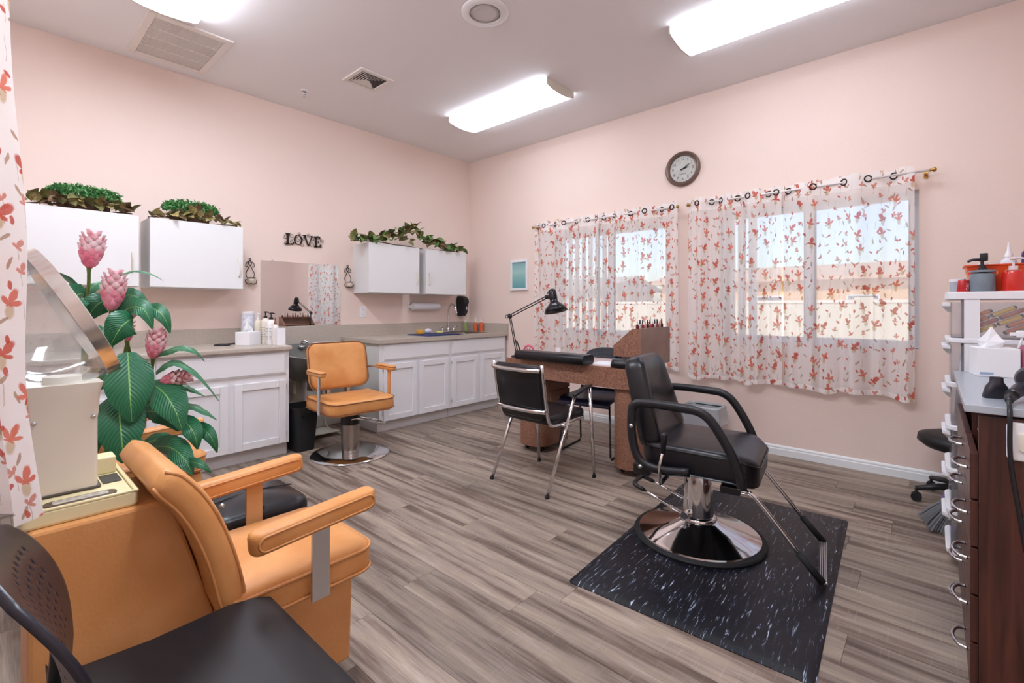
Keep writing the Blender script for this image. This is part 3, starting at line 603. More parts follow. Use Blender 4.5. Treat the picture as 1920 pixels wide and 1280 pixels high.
# ================================================================ THINGS ON THE COUNTERS
def bottle(label, loc, r, h, m, cap='pump', capm=None, capname=None, lines=0, cat='bottle', rz=0, name='lotion_bottle', sq=False, group=None):
    t = thing(name, label, cat, loc, rz, group); capm = capm or BLACK
    if sq: g = loft([[(x, y, z) for x, y in rrect(2*r*s, 2*r*s*.62, r*.5*s)] for s, z in ((.96, 0), (1, .006), (1, h*.9), (.9, h*.96), (.4, h)) ])
    else: g = lathe([(r*.94, 0), (r, .006), (r, h*.84), (r*.93, h*.92), (r*.45, h*.985), (r*.38, h)], 20)
    b = obj('body', g, m, t, 45)
    if lines:
        rd = r*.62 if sq else r
        for i in range(lines):
            z = h*(.2+.5*i/lines); wdt = r*(.9 if i % 3 else .6)
            obj('print_line', [(x, y, zz) for x, y, zz in box(-wdt*.62, -.0003, z, wdt*.62, .0003, z+.0035)[0]] and xf(box(-wdt*.62, -.0004, z, wdt*.62, .0004, z+.003), Matrix.Translation((0, -rd*(.99 if sq else .98)-.0006, 0)) if sq else Matrix.Translation((0, -r*.97, 0))), mat('print_grey', '#77726e', .7), b)
    if cap == 'pump':
        obj('pump', join(cyl(r*.42, h, h+.018, 14), cyl(.0045, h+.018, h+.045, 8), mv(cushion(.02, .028, .011, .006, .003), 0, 0, h+.045), tube([(0, 0, h+.051), (.02, -.005, h+.051), (.036, -.009, h+.046)], [.006, .005, .004], 8)), capm, t, 40)
    elif cap == 'spray':
        obj('spray_cap', lathe([(r*.42, h), (r*.42, h+.02), (r*.30, h+.024), (r*.28, h+.05), (r*.1, h+.054)], 14), capm, t, 40)
    elif cap == 'cone':
        obj('nozzle', lathe([(r*.5, h), (r*.5, h+.015), (r*.25, h+.03), (r*.1, h+.07)], 14), capm, t, 40)
    elif cap == 'flat': obj('cap', cyl(r*.62, h, h+.02, 16), capm, t, 40)
    elif cap == 'trigger':
        obj('trigger_head', join(cyl(r*.5, h, h+.02, 14), mv(cushion(.085, .026, .028, .01, .005), .0, 0, h+.024), box(-.06, -.007, h+.03, -.04, .007, h+.044), rot(box(-.030, -.006, h-.02, -.023, .006, h+.026), 'Y', 14, (-.027, 0, h+.02))), capm, t, 40, bevel=.002)
    return t
CREAML = mat('cream_lotion', '#e6ddcb', .35); WBOT = mat('white_bottle', '#efedec', .3); AMBER = mat('amber_cap', '#8a4f2c', .3)
bottle('cream lotion bottle with a white pump, behind the tissue box', (.27, -2.69, CZ), .030, .20, CREAML, 'pump', WPLAS)
bottle('tall cream lotion bottle with a black pump', (.36, -2.665, CZ), .034, .215, CREAML, 'pump', BLACK, lines=6, rz=.6)
bottle('white lotion bottle with printed lines and a black pump', (.46, -2.658, CZ), .037, .205, WBOT, 'pump', BLACK, lines=8, rz=.7)
bottle('slim white bottle with an amber spray cap', (.535, -2.655, CZ), .023, .165, mat('pale_bottle', '#e9e2dd', .35), 'spray', AMBER)
t = thing('tissue_box', 'white tissue box on the left counter with a tissue pulled up', 'tissue box', (.36, -2.80, CZ), .55)
obj('carton', box(-.065, -.065, 0, .065, .065, .105), PAPER, t, bevel=.002)
TISS = loft([[(.022, -.03, .1055), (.022, .03, .1055), (-.022, .03, .1055), (-.022, -.03, .1055)], [(.03, -.045, .13), (.012, .04, .13), (-.03, .035, .13), (-.014, -.03, .13)], [(.012, -.02, .165), (.004, .012, .16), (-.012, .008, .162), (-.004, -.02, .168)], [(.002, -.012, .19), (.001, -.006, .19), (-.001, -.006, .19), (-.001, -.012, .19)]])
obj('tissue', TISS, PAPER, t)
t = thing('wipes_canister', 'tall grey patterned wipes canister against the backsplash', 'canister', (.15, -2.73, CZ))
obj('body', lathe([(.05, 0), (.052, .008), (.052, .235), (.048, .243)], 24), mat('canister_print', '#b9bccb', .4, vary='#e4e4ea', vscale=30), t, 40); obj('lid', lathe([(.051, .243), (.051, .262), (.04, .27)], 24), WPLAS, t, 40)
t = thing('white_carton', 'narrow white carton at the end of the lotion bottles', 'carton', (.60, -2.645, CZ)); obj('carton', box(-.025, -.03, 0, .025, .035, .135), PAPER, t, bevel=.002); obj('flap', box(-.025, -.03, .1352, .025, .0, .137), PAPER, t)
t = thing('curl_clip_basket', 'small basket of dark red hair clips behind the white carton', 'basket', (.40, -2.60+.0, CZ)); t.location = (.28, -2.62, CZ)
obj('cup', lathe([(.028, 0), (.034, .11), (.031, .11), (.025, .004)], 16), WPLAS, t, 40)
cm = mat('maroon_clip', '#5b1f2b', .3)
for i in range(9):
    a = i*2.4; obj('clip', tube([(.012*math.cos(a), .012*math.sin(a), .02), (.028*math.cos(a), .024*math.sin(a), .12), (.045*math.cos(a), .034*math.sin(a), .148+.012*math.sin(i*3))], .0045, 5), cm, t)
t = thing('hand_mirror', 'small black hand mirror lying left of the tissue box', 'hand mirror', (.33, -2.98, CZ), .5)
obj('frame', lathe([(.055, .0), (.058, .007), (.052, .014), (.001, .016)], 24), BLACK, t, True); obj('handle', tube([(0, .05, .008), (0, .09, .009), (0, .145, .008)], [.012, .009, .012], 8, flat=.6), BLACK, t, True)
# by the sink
t = thing('dish_mat', 'navy blue rubber mat beside the sink', 'mat', (.42, -.92, CZ), -.05)
obj('sheet', mv(cushion(.40, .46, .008, .03, .003), 0, 0, .0005), mat('navy_rubber', '#26386e', .5), t, 40); obj('fold', tube([(.19, -.2, .011), (.205, -.02, .014), (.19, .2, .011)], .006, 6), mat('navy_rubber', '#26386e'), t, True)
one('scrub_sponge', 'orange yellow sponge on the navy mat', 'sponge', cushion(.06, .075, .045, .015, .008), mat('sponge_yellow', '#d9a23a', .9, bump=.5), (.30, -1.02, CZ+.0095), smooth=40)
one('scrub_brush', 'white rounded scrubber on the navy mat', 'scrubber', sphere(.033, 14, 8, (1, 1.3, .9)), mat('scrub_white', '#d9d6e4', .6), (.31, -.915, CZ+.0393), smooth=True)
one('soap_bar', 'pale yellow soap bar on the navy mat', 'soap', cushion(.05, .085, .025, .02, .008), mat('soap_yellow', '#e3d488', .5), (.34, -.775, CZ+.0095), smooth=40)
OILG = mat('green_soap', '#8d9a63', .15, coat=.5); ORS = mat('orange_soap', '#d2603c', .2, coat=.5)
bottle('clear green soap bottle with a white pump by the sink', (.10, -.155, CZ), .030, .12, OILG, 'pump', WPLAS, name='soap_bottle')
bottle('orange soap bottle with a white pump, left of the pair in the sink corner', (.21, -.085, CZ), .027, .115, ORS, 'pump', WPLAS, name='soap_bottle')
bottle('orange soap bottle with a white pump, closest to the window wall', (.29, -.06, CZ), .026, .118, ORS, 'pump', WPLAS, name='soap_bottle')

# ================================================================ SHAMPOO STATION
BOWL = mat('grey_bowl', '#6f706c', .25, coat=.3); BEIGE = mat('beige_bracket', '#cfc8ba', .45)
t = thing('shampoo_bowl', 'grey tilted shampoo bowl behind the tan salon chair', 'shampoo bowl', (.36, -2.30, 0))
def bring(w_, d_, z, dx, tilt=.18): return [(x+dx, y, z-tilt*(x+dx)) for x, y in rrect(w_, d_, min(w_, d_)*.42, 6)]
bowl = loft([bring(.20, .22, .52, -.08), bring(.40, .42, .60, -.02), bring(.50, .50, .74, .02), bring(.53, .53, .79, .03), bring(.54, .54, .80, .03), bring(.49, .49, .80, .03), bring(.44, .44, .72, .02), bring(.30, .30, .63, -.02)])
obj('bowl', bowl, BOWL, t, 50)
obj('wall_bracket', join(box(-.343, -.14, .30, -.30, .14, .74), box(-.31, -.10, .40, -.08, -.07, .52), box(-.31, .07, .40, -.08, .10, .52)), BEIGE, t, bevel=.01)
obj('sprayer_head', join(tube(smooth_path([(-.20, .03, .80), (-.20, .03, .855), (-.16, .03, .872), (-.09, .03, .862)], 4), .011, 8), mv(cyl(.03, .80, .825, 14), -.20, .03, 0)), CHROME, t, True)
obj('spray_hose', tube(smooth_path([(-.12, .10, .845), (-.02, .16, .852), (.06, .26, .85), (.0, .36, .845)], 5), .012, 8), ALU, t, True)
obj('drain_pipe', tube([(-.08, 0, .53), (-.08, 0, .30), (-.14, 0, .22), (-.335, 0, .22)], .022, 10), WPLAS, t, True)
for s in (-1, 1): obj('support_rail', tube(smooth_path([(.12, s*.16+.10, .012), (-.04, s*.16+.10, .014), (-.20, s*.16+.10, .05), (-.25, s*.16+.10, .25), (-.17, s*.13+.07, .42), (-.10, s*.10+.02, .58)], 5), .012, 8), BEIGE, t, True)
obj('support_plate', mv(rot(box(-.19, -.145, .03, .10, .145, .045), 'Y', -4), 0, .10, 0), BEIGE, t, bevel=.006); obj('cross_rail', tube([(-.25, -.06, .25), (-.25, .26, .25)], .011, 8), BEIGE, t, True)
t = thing('waste_bin', 'black plastic waste bin between the base cabinet and tan salon chair', 'waste bin', (.60, -2.475, 0))
obj('body', loft([rr(.20, .15, .03, 0), rr(.27, .205, .04, .36), rr(.262, .197, .036, .36), rr(.19, .14, .03, .006)], True, True), RUBBER, t, 40); obj('rim', loft([rr(.276, .211, .042, .345), rr(.28, .215, .042, .365), rr(.262, .197, .036, .365), rr(.26, .195, .036, .345)], False, False), RUBBER, t, 40); obj('hand_grip', box(.128, -.05, .285, .138, .05, .30), mat('bin_grip_plastic', '#0d0d0f', .5), t)  # hand grip in a darker plastic than the bin body

# ---------------------------------------------------------------- padded parts with piping
def outline(w, d, r, z, k=5): return [(x, y, z) for x, y in rrect(w, d, r, k)]
t = thing('styling_chair', 'tan vinyl salon chair on a round chrome pedestal by the shampoo bowl', 'chair', (1.046, -2.276, 0), math.radians(-4))
obj('base', lathe([(.298, 0), (.302, .010), (.292, .020), (.20, .032), (.10, .040), (.072, .046)], 48), CHROME, t, 50)
obj('pedestal', lathe([(.066, .044), (.066, .07), (.069, .072), (.069, .245), (.060, .247)], 32), BRUSH, t, 50)
obj('sleeve', lathe([(.072, .247), (.072, .29), (.066, .345), (.04, .349)], 28), BLACK, t, 50)
def wavy_cushion(w, d, h, r, e, sag):
    g = cushion(w, d, h, r, e, .012); return [(x, y, z-sag*((x+d/2)/d-.5)*1.0+.022*(2*y/w)**2*(1 if z > h*.3 else .55)) for x, y, z in [(p[1], p[0], p[2]) for p in g[0]]], g[1]
se = obj('seat', mv(wavy_cushion(.54, .50, .105, .06, .03, -.0), .0, 0, .352), TAN, t, True)
for z in (.372, .442): obj('piping', tube([(y, x, z+.022*(2*x/.54)**2*(1 if z > .4 else .55)) for x, y in rrect(.545, .505, .06, 6)], .004, 6, True), PIPE, se, True)
BT = Matrix.Translation((-.235, 0, .50)) @ Matrix.Rotation(math.radians(-12), 4, 'Y')
def back_pts(w, h, r, d):   # upright padded back: outline in y,z, thickness along x, bowed
    return [[(x0+.05*(2*y/w)**2, y, z+h/2) for y, z in rrect(w-2*i, h-2*i, max(r-i, .01), 6)] for i, x0 in ((.03, -d/2), (.006, -d/2+.012), (0, -.01), (0, .012), (.008, d/2-.014), (.03, d/2-.004), (.10, d/2+.002), (.19, d/2+.004))]
ba = obj('backrest', xf(loft(back_pts(.50, .385, .075, .075)), BT), TAN, t, True)
obj('piping', tube([BT @ Vector((.024+.05*(2*y/.5)**2, y, z+.1925)) for y, z in rrect(.497, .382, .075, 7)], .004, 6, True), PIPE, ba, True)
obj('back_bracket', join(box(-.25, -.10, .40, -.215, -.07, .56), box(-.25, .07, .40, -.215, .10, .56), box(-.25, -.10, .40, -.10, .10, .415)), ALU, t, bevel=.003)
for s in (-1, 1):
    obj('arm_post', rot(box(.075, s*.292-.004, .375, .115, s*.292+.004, .665), 'X', -s*0), ALU if s < 0 else TAN, t)
    ar = obj('armrest', mv(rot(cushion(.27, .055, .042, .022, .012), 'Y', 0), .045, s*.292, .660), TAN, t, True)
    obj('piping', tube([(x+.045, y+s*.292, .690) for x, y in rrect(.268, .053, .022, 5)], .0035, 6, True), PIPE, ar, True)
    obj('arm_brace', tube([(-.21, s*.24, .69-.02), (-.12, s*.285, .672), (-.06, s*.292, .668)], .008, 6), ALU, t, True)
obj('pump_lever', tube(smooth_path([(.05, -.03, .285), (.10, .02, .30), (.12, .16, .25), (.10, .25, .225), (.03, .26, .225), (-.02, .20, .25), (-.03, .09, .285)], 4), .006, 8), CHROME, t, True)

# ================================================================ MANICURE TABLE
SPK = mat('speckled_laminate', '#a87a63', .4, vary='#6e4a3b', vscale=170); SMOOTHB = mat('brown_panel', '#8f7265', .35, vary='#85655a', vscale=8)
t = thing('manicure_table', 'brown speckled manicure table on two rounded pedestals with a shelf tower', 'table', (2.43, -1.05, 0))
def x_(w): return w-2.43
def y_(w): return w+1.05
def stadium(x0, x1, y0, y1, z0, z1, r, k=8):
    g = [[(x+(x0+x1)/2, y+(y0+y1)/2, z) for x, y in rrect(x1-x0, y1-y0, r, k)] for z in (z0, z1)]; return loft(g)
obj('tabletop', stadium(x_(1.845), x_(3.03), y_(-1.30), y_(-.80), .612, .757, .012), SPK, t, 40)
obj('top_sheet', box(x_(1.86), y_(-1.29), .7575, x_(3.02), y_(-.81), .7595), mat('pink_laminate', '#cdb3ab', .3), t)
for a, b in ((1.93, 2.20), (2.82, 3.045)):
    p = obj('pedestal', stadium(x_(a), x_(b), y_(-1.275), y_(-.82), .05, .612, .105), SPK, t, 40)
    for cx in (a+.06, b-.06):
        for cy in (-1.18, -.90):
            c = obj('caster', join(mv(xf(cyl(.020, -.012, .012, 12), Matrix.Rotation(PI/2, 4, 'X')), x_(cx), y_(cy), .020), mv(cyl(.006, .02, .05, 8), x_(cx), y_(cy)-.0, 0)), RUBBER, t, 40)
for z in (.20, .36, .50): obj('drawer_front', box(x_(2.2005), y_(-1.15), z, x_(2.212), y_(-.88), z+.13), SPK, t, bevel=.004)
tw = obj('tower_side', box(x_(3.012), y_(-1.20), .7595, x_(3.03), y_(-.72), 1.032), SMOOTHB, t)
obj('tower_end', prism([(x_(2.815), .828), (x_(3.012), .828), (x_(3.012), 1.03), (x_(2.965), 1.03), (x_(2.815), .905)], y_(-1.20), y_(-1.185), 'xz'), SPK, t)
obj('tower_back_end', prism([(x_(2.815), .7595), (x_(3.012), .7595), (x_(3.012), 1.03), (x_(2.965), 1.03), (x_(2.815), .905)], y_(-.735), y_(-.72), 'xz'), SPK, t)
for z, xx in ((.828, 2.82), (.905, 2.82), (1.018, 2.965)): obj('tower_shelf', box(x_(xx), y_(-1.185), z, x_(3.012), y_(-.735), z+.011), SPK, t)
obj('arm_pad', mv(xf(loft([[(0, y, z) for y, z in rrect(.15, .072, .03, 5)], [(.01, y*1.03, z*1.03) for y, z in rrect(.15, .072, .03, 5)], [(.645, y*1.03, z*1.03) for y, z in rrect(.15, .072, .03, 5)], [(.655, y, z) for y, z in rrect(.15, .072, .03, 5)]]), Matrix.Rotation(0, 4, 'X')), x_(2.01), y_(-1.30), .745+.0505), VINYL, t, 50)
for i in range(11):
    xx, yy = 2.978+.026*(i % 2), -1.165+.04*i
    cc = ('#6b2430', '#d8c8c4', '#8a3a48', '#c49a94', '#2a2028', '#b65a5e')[i % 6]
    q = thing('nail_polish', ('dark red', 'pale', 'wine', 'nude', 'black', 'coral')[i % 6]+' nail polish on top of the manicure tower, '+('front', 'second', 'third', 'fourth', 'fifth', 'sixth', 'seventh', 'eighth', 'ninth', 'tenth', 'last')[i]+' in the row', 'nail polish', (xx, yy, 1.029 if xx < 3.0 else 1.0325), 0, 'nail polish on the tower'); q.location = (2.984, yy, 1.0292)
    obj('bottle', lathe([(.010, 0), (.0115, .004), (.0115, .024), (.005, .03)], 10), mat('polish_'+cc[1:], cc, .12, coat=.5), q, 40); obj('cap', cyl(.0055, .030, .062, 8, .0045), BLACK if i % 3 else WPLAS, q, True)
TEAL = mat('teal_label', '#3f9db5', .3)
for i, (xx, yy, lab) in enumerate(((2.80, -1.14, 'teal labelled bottle in front of the tower, left one'), (2.845, -1.16, 'teal labelled bottle in front of the tower, right one'))):
    q = thing('gel_bottle', lab, 'bottle', (xx, yy, .7596)); obj('body', cyl(.019, 0, .05, 14), TEAL, q, 40); obj('band', cyl(.0194, .016, .030, 14), mat('navy_band', '#1d3550', .3), q, True); obj('cap', cyl(.015, .050, .062, 12), BLACK, q, True)
for i, xx in enumerate((2.89, 2.93, 2.97)):
    q = thing('dark_jar', 'small dark jar under the tower shelf, '+('left', 'middle', 'right')[i]+' of three', 'jar', (xx, -1.10, .7596), 0, 'dark jars under the tower'); obj('body', cyl(.017, 0, .045, 12), mat('dark_jar', '#30262a', .2), q, 40); obj('lid', cyl(.0175, .045, .06, 12), BLACK, q, True)
q = thing('polish_bottle', 'small black bottle with a white dot in front of the teal bottles', 'bottle', (2.83, -1.225, .7596)); obj('body', cyl(.014, 0, .03, 12), BLACK, q, 40); obj('cap', cyl(.008, .03, .05, 8), mat('cap_grey', '#aaaaaa', .4), q, True)
q = thing('nail_lamp', 'rounded black nail drying lamp at the table end', 'nail lamp', (2.915, -1.252, .7596), .0)
obj('shell', loft([rr(.15, .11, .03, 0), rr(.155, .115, .035, .02), rr(.14, .10, .035, .05), rr(.09, .06, .02, .062)]), BLACK, q, True); obj('opening', box(-.05, -.0585, .006, .05, -.056, .024), mat('lamp_slot', '#08080a', .4), q)
one('paper_sheet', 'white paper towel lying on the manicure table', 'paper', box(-.11, -.10, 0, .11, .12, .002), PAPER, (2.73, -1.13, .7596), .1)
# desk lamp
t = thing('desk_lamp', 'black swing arm desk lamp on the manicure table', 'lamp', (1.915, -1.235, .7596))
def dl(p): return (p[0]-1.915, p[1]+1.235, p[2]-.7596)
e0, e1, e2 = (1.915, -1.235, .80), (1.848, -1.25, 1.105), (2.245, -1.25, 1.262)
obj('base', lathe([(.05, 0), (.05, .012), (.02, .02), (.012, .045), (.008, .05)], 20), BLACK, t, 40)
for s in (-.010, .010):
    obj('lower_arm', tube([dl((e0[0]+s, e0[1], e0[2])), dl((e1[0]+s*.8, e1[1], e1[2]))], .0045, 6), BLACK, t, True); obj('upper_arm', tube([dl((e1[0], e1[1], e1[2]+s)), dl((e2[0], e2[1], e2[2]+s))], .0045, 6), BLACK, t, True)
obj('elbow', join(mv(xf(cyl(.022, -.006, .006, 14), Matrix.Rotation(PI/2, 4, 'X')), *dl(e1)), mv(xf(torus(.014, .003), Matrix.Rotation(PI/2, 4, 'X')), *dl((e1[0]-.035, e1[1], e1[2]-.005)))), BLACK, t, True)
obj('spring', tube([dl((e0[0]+.045, e0[1], e0[2]+.0)), dl((e0[0]-.005, e0[1], e0[2]+.10))], .006, 6), BLACK, t, True)
obj('head_joint', join(tube([dl(e2), dl((2.28, -1.25, 1.25))], .009, 8), mv(xf(cyl(.016, -.012, .012, 12), Matrix.Rotation(PI/2, 4, 'X')), *dl(e2))), BLACK, t, True)
obj('cord_loop', tube(smooth_path([dl((2.25, -1.255, 1.275)), dl((2.262, -1.255, 1.305)), dl((2.285, -1.255, 1.30)), dl((2.292, -1.255, 1.262))], 5), .003, 6), BLACK, t, True)
SM = Matrix.Translation(dl((2.318, -1.25, 1.22))) @ Matrix.Rotation(math.radians(-14), 4, 'Y')
obj('shade', xf(lathe([(.03, .02), (.034, .0), (.055, -.02), (.082, -.045), (.095, -.078), (.091, -.078), (.078, -.045), (.05, -.022), (.028, -.004)], 28, False, False), SM), mat('gloss_black', '#1b1b1f', .2), t, True)
obj('socket_cap', xf(lathe([(.030, .018), (.033, .03), (.033, .085), (.026, .102), (.01, .11)], 20), SM), mat('gloss_black', '#1b1b1f'), t, True); obj('bulb', xf(sphere(.024, 12, 8), SM @ Matrix.Translation((0, 0, -.035))), mat('bulb_white', '#f2efe8', .3), t, True)
q = thing('pink_tape_ring', 'pink ring shaped tape dispenser beside the lamp base', 'tape', (2.005, -1.185, .7596), .2); obj('ring', mv(xf(torus(.045, .009, 24, 8), Matrix.Rotation(PI/2, 4, 'X')), 0, 0, .054), mat('pink_plastic', '#d9637f', .35), q, True); obj('spokes', join(*[mv(rot(box(-.003, -.003, -.04, .003, .003, .04), 'Y', a), 0, 0, .054) for a in (20, 80, 140)]), mat('pink_plastic', '#d9637f'), q)
q = thing('blue_dropper', 'tiny blue bottle at the left end of the manicure table', 'bottle', (1.875, -1.20, .7596)); obj('body', cyl(.009, 0, .02, 10), mat('clear_base', '#c9d0d4', .2), q, 40); obj('cap', lathe([(.0095, .02), (.0095, .045), (.004, .055)], 10), mat('blue_cap', '#2d7fae', .3), q, 40)
q = thing('white_tag', 'small white card standing on the manicure table', 'card', (2.10, -.90, .7596)); obj('card', box(-.025, -.002, 0, .025, .002, .07), PAPER, q); obj('foot', box(-.025, .002, 0, .025, .02, .004), PAPER, q)
# ================================================================ CHAIRS
CHR = CHROME
t = thing('guest_chair', 'black vinyl guest chair with a chrome tube frame facing the manicure table', 'chair', (2.53, -1.655, 0), math.radians(-2))
for s in (-1, 1):
    X = s*.245
    obj('rear_leg', tube([(X, -.265, .0), (X*.98, .035, .60)], .0115, 10), CHR, t, True)
    obj('front_leg', tube([(X*1.02, .245, .0), (X*1.0, .20, .625)], .0115, 10), CHR, t, True)
    obj('armrest', tube([(X*.98, .02, .592), (X*.99, .06, .612), (X, .15, .632), (X, .215, .640)], [.014, .020, .020, .014], 10, flat=.8), VINYL, t, True)
    obj('back_upright', tube(smooth_path([(s*.195, .19, .425), (s*.20, -.10, .415), (s*.205, -.185, .44), (s*.21, -.225, .55), (s*.213, -.275, .82)], 4), .011, 10), CHR, t, True)
    obj('foot_cap', mv(cyl(.014, 0, .018, 10), X, -.262, 0), RUBBER, t, True); obj('foot_cap', mv(cyl(.014, 0, .018, 10), X*1.02, .244, 0), RUBBER, t, True)
    obj('seat_bracket', tube([(X*.98, .0-.02, .50-.09), (s*.19, .0-.02, .41)], .009, 8), CHR, t, True)
for y, z in ((-.238, .52), (-.292, .785)): obj('back_rail', tube(smooth_path([(-.21, y, z), (-.1, y-.02, z-.003), (.1, y-.02, z-.003), (.21, y, z)], 4), .010, 8, flat=1.4), CHR, t, True)
obj('rear_stretcher', tube([(-.243, -.06, .41), (.243, -.06, .41)], .009, 8), CHR, t, True); obj('side_stretcher', tube([(-.20, .19, .41), (.20, .19, .41)], .009, 8), CHR, t, True)
obj('seat', mv(cushion(.40, .42, .06, .05, .022, .01), 0, .015, .422), VINYL, t, True)
B2 = Matrix.Translation((0, -.205, .455)) @ Matrix.Rotation(math.radians(11), 4, 'X')
def slab_back(w0, w1, h, d, bow, r=.04): # upright slab: thickness along y
    R = []
    for i, yy in ((.02, -d/2), (.004, -d/2+.010), (0, 0), (.004, d/2-.010), (.02, d/2)):
        R.append([(x*(1+(w1/w0-1)*((z/h)+.5)), yy-bow*(1-(2*x/w0)**2), z+h/2) for x, z in rrect(w0-2*i, h-2*i, max(r-i, .01), 5)])
    return loft(R)
obj('backrest', xf(slab_back(.37, .40, .37, .045, .02), B2), VINYL, t, True)

PERF = mat('perforated_black_plastic', '#24222c', .34)
def perforated_back(w, h, recl, bow):
    """bowed plastic back with rows of real holes, rounded outline; lower edge at the origin"""
    nx, nz = 61, 46; V, idx, F = [], {}, []
    def half(q): # half width at height fraction q
        return w/2*(1-.16*abs(2*q-.95)**3.2)
    for j in range(nz+1):
        for i in range(nx+1):
            u = 2*i/nx-1; q = j/nz; hw = half(q); top = 1-.10*abs(u)**2.6
            z = h*q*top+.03*(1-q)*abs(u)**2.5; x = u*hw; y = -recl*q**2.3-bow*(1-u*u)*(.4+.6*q)
            idx[i, j] = len(V); V.append((x, y, z))
    for j in range(nz):
        for i in range(nx):
            if j in (12, 16, 20, 24, 28, 32, 36) and 9 <= i <= nx-10 and (i+2*((j//4) % 2)) % 4 == 0: continue
            F.append((idx[i, j], idx[i+1, j], idx[i+1, j+1], idx[i, j+1]))
    return V, F
def stack_chair(label, loc, rz, seatm):
    t = thing('stacking_chair', label, 'chair', loc, rz, 'black perforated stacking chairs')
    P = []
    prof = [(-.215, .485), (-.205, .462), (-.18, .452), (-.05, .444), (.10, .448), (.16, .450), (.195, .440), (.212, .415)]
    def sh(dz, dw): return [[(x*(1 if k < 6 else .97), y, z+dz+.018*(abs(x)/.225)**3*(.6 if y < .15 else 0)) for x in [(-.225+.45*i/12) for i in range(13)]] for k, (y, z) in enumerate(prof)]
    a = sh(0, 0); b = sh(-.014, 0); n = 13; V = [p for r in a for p in r]+[p for r in b for p in r]; F = []; off = len(prof)*n
    for j in range(len(prof)-1):
        for i in range(n-1):
            q = j*n+i; F += [(q, q+1, q+n+1, q+n), (off+q, off+q+n, off+q+n+1, off+q+1)]
    per = [i for i in range(n)]+[j*n+n-1 for j in range(1, len(prof))]+[(len(prof)-1)*n+i for i in range(n-2, -1, -1)]+[j*n for j in range(len(prof)-2, 0, -1)]
    for k in range(len(per)): q, r_ = per[k], per[(k+1) % len(per)]; F.append((q, off+q, off+r_, r_))
    obj('seat', (V, F), seatm, t, 60)
    bo = obj('backrest', mv(perforated_back(.41, .30, .085, .035), 0, -.185, .525), PERF, t, True); m_ = bo.modifiers.new('thickness', 'SOLIDIFY'); m_.thickness = .012; m_.offset = 0
    for s in (-1, 1):
        obj('back_support', tube(smooth_path([(s*.155, .05, .425), (s*.165, -.17, .425), (s*.17, -.205, .47), (s*.172, -.203, .54), (s*.172, -.210, .60), (s*.172, -.222, .65)], 4), .010, 8), BLACK, t, True)
        obj('leg_frame', tube([(s*.19, .13, .43), (s*.225, .19, .03), (s*.225, .17, .009), (s*.225, -.19, .009), (s*.225, -.21, .03), (s*.19, -.12, .425)], .008, 8), BLACK, t, True)
        obj('under_rail', tube([(s*.19, .13, .428), (s*.16, .0, .428), (s*.19, -.12, .423)], .008, 8), BLACK, t, True)
    obj('cross_bar', tube([(-.19, .0, .423), (.19, .0, .423)], .008, 8), BLACK, t, True)
    return t
stack_chair('black perforated stacking chair in the near left foreground', (3.495, -3.945, 0), 0, mat('black_seat_plastic', '#1d1d20', .42))
stack_chair('black perforated chair with a dark blue seat behind the manicure table', (2.455, -.885, 0), math.radians(187), mat('navy_seat', '#1b1c3a', .35))

# ---------------------------------------------------------------- black hydraulic styling chair
t = thing('barber_chair', 'black padded styling chair with armrests on a chrome hydraulic base', 'chair', (3.645, -1.802, .0125), math.radians(8))
obj('base_ring', lathe([(.315, 0), (.318, .010), (.312, .018), (.29, .019)], 56), RUBBER, t, 50)
obj('base', lathe([(.292, .018), (.290, .026), (.265, .032), (.10, .088), (.085, .095)], 64), CHROME, t, 55)
obj('collar', lathe([(.088, .09), (.090, .100), (.080, .112), (.074, .114)], 40), CHROME, t, 55)
obj('pillar', lathe([(.074, .112), (.068, .24), (.061, .335), (.059, .345), (.05, .345), (.05, .33)], 40), CHROME, t, 60)
obj('piston', cyl(.028, .30, .375, 20), CHROME, t, True)
obj('mount_box', box(-.17, -.11, .335, .13, .11, .372), BLACK, t, bevel=.008)
sg = cushion(.50, .53, .125, .10, .035, .018, 7)
def seat_def(p):
    x, y, z = p[1], p[0], p[2]; f = max(0, (x-.10)/.165); return (x+.035, y, z-.03*f*f+.02*(2*y/.5)**2*(1 if z > .05 else 0)+.035*max(0, (-x-.17)/.095)**2)
obj('seat', ([tuple(Vector(seat_def(p))+Vector((0, 0, .372))) for p in sg[0]], sg[1]), VINYL, t, True)
obj('seat_piping', tube([tuple(Vector(seat_def((a, b, .098)))+Vector((0, 0, .372))) for a, b in rrect(.503, .533, .10, 8)], .004, 6, True), VINYL, t, True)
B3 = Matrix.Translation((-.200, 0, .462)) @ Matrix.Rotation(math.radians(-13), 4, 'Y')
def barber_back():
    R = []; H = .455
    def out(i):
        P = []
        for y, z in rrect(.48-2*i, H-2*i, max(.06-i, .012), 6):
            q = z/H+.5; w = 1.06-.06*(1-q)-(.36*max(0, (q-.30)/.70)**1.3); P.append((y*w, z+H/2))
        return P
    for i, x in ((.04, -.055), (.010, -.045), (0, -.02), (0, .015), (.010, .035), (.035, .045), (.09, .045), (.15, .040)):
        R.append([(x+.055*(2*y/.48)**2*(1 if x > 0 else .6), y, z) for y, z in out(i)])
    return loft(R)
obj('backrest', xf(barber_back(), B3), VINYL, t, True)
